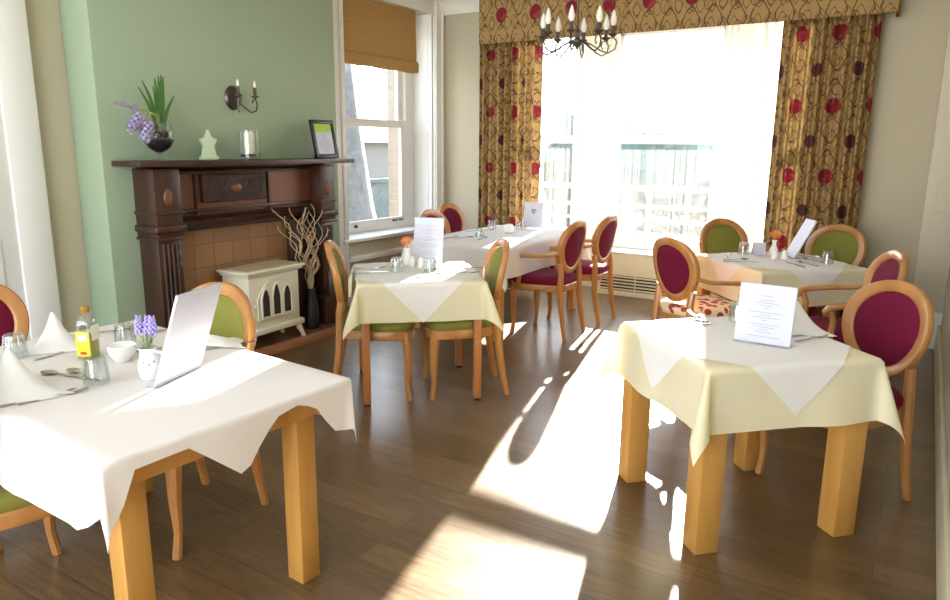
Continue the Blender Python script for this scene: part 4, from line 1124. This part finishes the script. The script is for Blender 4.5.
B(-.045, .045, -.001, .001, 0, .095, mtx=Matrix.Translation((0, -.025, 0)) @ Matrix.Rotation(radians(-14), 4, 'X')).build('front_leaf', 'paper', tc_)
B(-.045, .045, -.001, .001, 0, .095, mtx=Matrix.Translation((0, .025, 0)) @ Matrix.Rotation(radians(14), 4, 'X')).build('back_leaf', 'paper', tc_)

# ------------------------------------------------------------------ outdoors
struct('ground', B(-60, 60, 7.5, 120, -.35, -.30), 'ground', 'pale terrace outside the bay')
o = B(-60, -5.0, -20, 7.5, -.35, -.30).build('ground', 'ground'); tag(o, 'pale yard outside the left window', 'ground', kind='structure')
bp_ = B(-5.2, -5.06, 6.44, 7.0, -.3, 3.4); tag(bp_.build('brick_pier', 'brick'), 'pale brick outer pier seen through the left window', 'brick pier')
tr = thing('tree', 'thick pale tree trunk outside the left window', 'tree', (-6.6, 7.22, -.3))
MB().tube([(0, .08, 0), (0, .05, .4), (0, .0, 1.0), (0, -.04, 1.6), (0, -.10, 2.2), (0, -.2, 3.2), (.1, -.3, 4.2)], [.62, .50, .40, .34, .30, .26, .2], 16).build('trunk', 'bark', tr)
MB().tube([(0, -.2, 2.8), (-.1, .3, 3.6), (-.1, .9, 4.6)], [.14, .11, .08], 8).build('branch', 'bark', tr)
fe = thing('garden_fence', 'weathered fence of diagonal boards behind the tree', 'fence', (-9.6, 12.0, -.3))
fb = MB()
for k in range(-20, 16):
    y0 = k*.17; fb.add([(0, y0, .1), (0, y0+.145, .1), (0, y0+1.145, 1.08), (0, y0+1.0, 1.08), (-.02, y0, .1), (-.02, y0+.145, .1), (-.02, y0+1.145, 1.08), (-.02, y0+1.0, 1.08)], [(0, 1, 2, 3), (7, 6, 5, 4), (0, 4, 5, 1), (1, 5, 6, 2), (2, 6, 7, 3), (3, 7, 4, 0)])
fb.build('diagonal_boards', 'fence', fe)
rl = MB(); rl.box(-.03, .05, -3.6, 4, 1.06, 1.14); rl.box(-.03, .05, -3.6, 4, .04, .12); rl.build('rail', 'fence', fe)
for k in range(4): B(-.12, -.03, -3.5+k*2.4, -3.4+k*2.4, 0, 1.2).build('post', 'fence', fe)
gb = thing('neighbour_house', 'pale rendered house beyond the garden fence', 'house', (-18, 20, -.3))
B(-2, 2, -5, 4, 0, 1.9).build('wall', 'ground', gb)
MB().loops([[(-2.3, y, 1.9), (2.3, y, 1.9), (0, y, 2.5)] for y in (-5.3, 4.3)]).build('roof', 'fence', gb)
rg = thing('terrace_railing', 'white railing at the edge of the terrace outside the bay', 'railing', (-3.2, 10.2, -.3))
B(-3, 4, -.03, .03, 1.2, 1.27, bev=.01).build('handrail', 'white', rg)
for zz in (.95, .75, .55, .35): B(-3, 4, -.012, .012, zz, zz+.04).build('rail', 'white', rg)
for k in range(6): B(-3+k*1.4-.03, -3+k*1.4+.03, -.03, .03, 0, 1.22).build('post', 'white', rg)
random.seed(21)
fbed = MB()
for k in range(500):
    x, y = random.uniform(-3.6, -1.2), random.uniform(8.1, 8.6); z = random.uniform(-.25, .46); a = random.uniform(0, 6)
    fbed.add([(x, y, z), (x+.05*cos(a), y+.05*sin(a), z+.07), (x+.02*cos(a), y+.02*sin(a), z+.11), (x-.02*sin(a), y+.02*cos(a), z+.05)], [(0, 1, 2, 3)])
tag(fbed.build('flower_bed_foliage', 'grass'), 'leafy plants of the flower bed under the bay window', 'plants', kind='stuff')
for mt, n, nm in (('pinkflower', 60, 'pink'), ('yellowflower', 60, 'yellow')):
    f = MB()
    for k in range(n): f.ball((random.uniform(-3.6, -2.5) if nm == 'yellow' else random.uniform(-2.45, -1.2), random.uniform(8.1, 8.5), random.uniform(.76, .9)-.16), .03, 6, .7)
    tag(f.build('flowers', mt), '%s flowers outside the bay window' % nm, 'flowers', kind='stuff')
hd = MB(); random.seed(8); rows = []
for j in range(9):
    rows.append([(-7.5+i*.35, 15.5+.5*sin(j/8*pi)*-1.5+random.uniform(-.2, .2), -.3+2.35*j/8+(.25*sin(i*.6)+random.uniform(-.12, .12))*(j/8)) for i in range(60)])
rows.append([(-7.5+i*.35, 18, 1.6) for i in range(60)])
tag(hd.grid(rows).build('hedge', 'hedge', ang=20), 'long clipped hedge beyond the terrace railing', 'hedge')
hl = MB(); rows = [[(-120+i*8, 90+j*25, -4+(6.2+1.2*sin(i*.5)+.7*sin(i*1.3))*(j/2)) for i in range(34)] for j in range(3)]
tag(hl.grid(rows).build('hill', 'hill'), 'hazy tree-covered hill far beyond the garden', 'hill', kind='structure')

# ------------------------------------------------------------------ light
sc = bpy.context.scene
W = bpy.data.worlds.new('sky'); sc.world = W; W.use_nodes = True
N, L = W.node_tree.nodes, W.node_tree.links
bg = N['Background']; bg.inputs['Strength'].default_value = 5.2
tc = N.new('ShaderNodeTexCoord'); sp = N.new('ShaderNodeSeparateXYZ'); L.new(tc.outputs['Generated'], sp.inputs[0])
cr = N.new('ShaderNodeValToRGB'); cr.color_ramp.elements[0].position = .0; cr.color_ramp.elements[0].color = (.97, .98, 1.0, 1)
cr.color_ramp.elements[1].position = .7; cr.color_ramp.elements[1].color = (.62, .78, 1.0, 1)
L.new(sp.outputs[2], cr.inputs[0]); L.new(cr.outputs[0], bg.inputs['Color'])
def light(name, kind, energy, col, loc=(0, 0, 0), direction=None, size=1., sy=None, angle=None):
    l = bpy.data.lights.new(name, kind); l.energy = energy; l.color = col
    if kind == 'AREA': l.shape = 'RECTANGLE'; l.size = size; l.size_y = sy or size
    if angle: l.angle = angle
    o = bpy.data.objects.new(name, l); C.objects.link(o); o.location = loc
    if direction: o.rotation_euler = Vector(direction).to_track_quat('-Z', 'Y').to_euler()
    return o
az, el = radians(14.), radians(17.2)
light('sun', 'SUN', 60., (1., .94, .83), (0, 0, 5), (sin(az)*cos(el), -cos(az)*cos(el), -sin(el)), angle=radians(.6))
light('overhead_fill', 'AREA', 14., (.95, .97, 1.), (-1.2, 3.0, 2.98), (0, 0, -1), 2.6, 2.2)  # added overhead fill to lift the tabletops, not a fitting of the room
light('rear_fill', 'AREA', 27., (.90, .95, 1.), (-1.6, -2.0, 1.7), (-.1, 1, -.08), 3.6, 2.2)  # added fill panel behind the camera, standing for unseen windows on that side
sc.view_settings.view_transform = 'Standard'; sc.view_settings.look = 'None'; sc.view_settings.exposure = .42
sc.cycles.max_bounces = 10; sc.cycles.diffuse_bounces = 5; sc.cycles.transparent_max_bounces = 24
sc.cycles.sample_clamp_indirect = 8.; sc.cycles.caustics_reflective = False; sc.cycles.caustics_refractive = False
sc.cycles.use_denoising = True
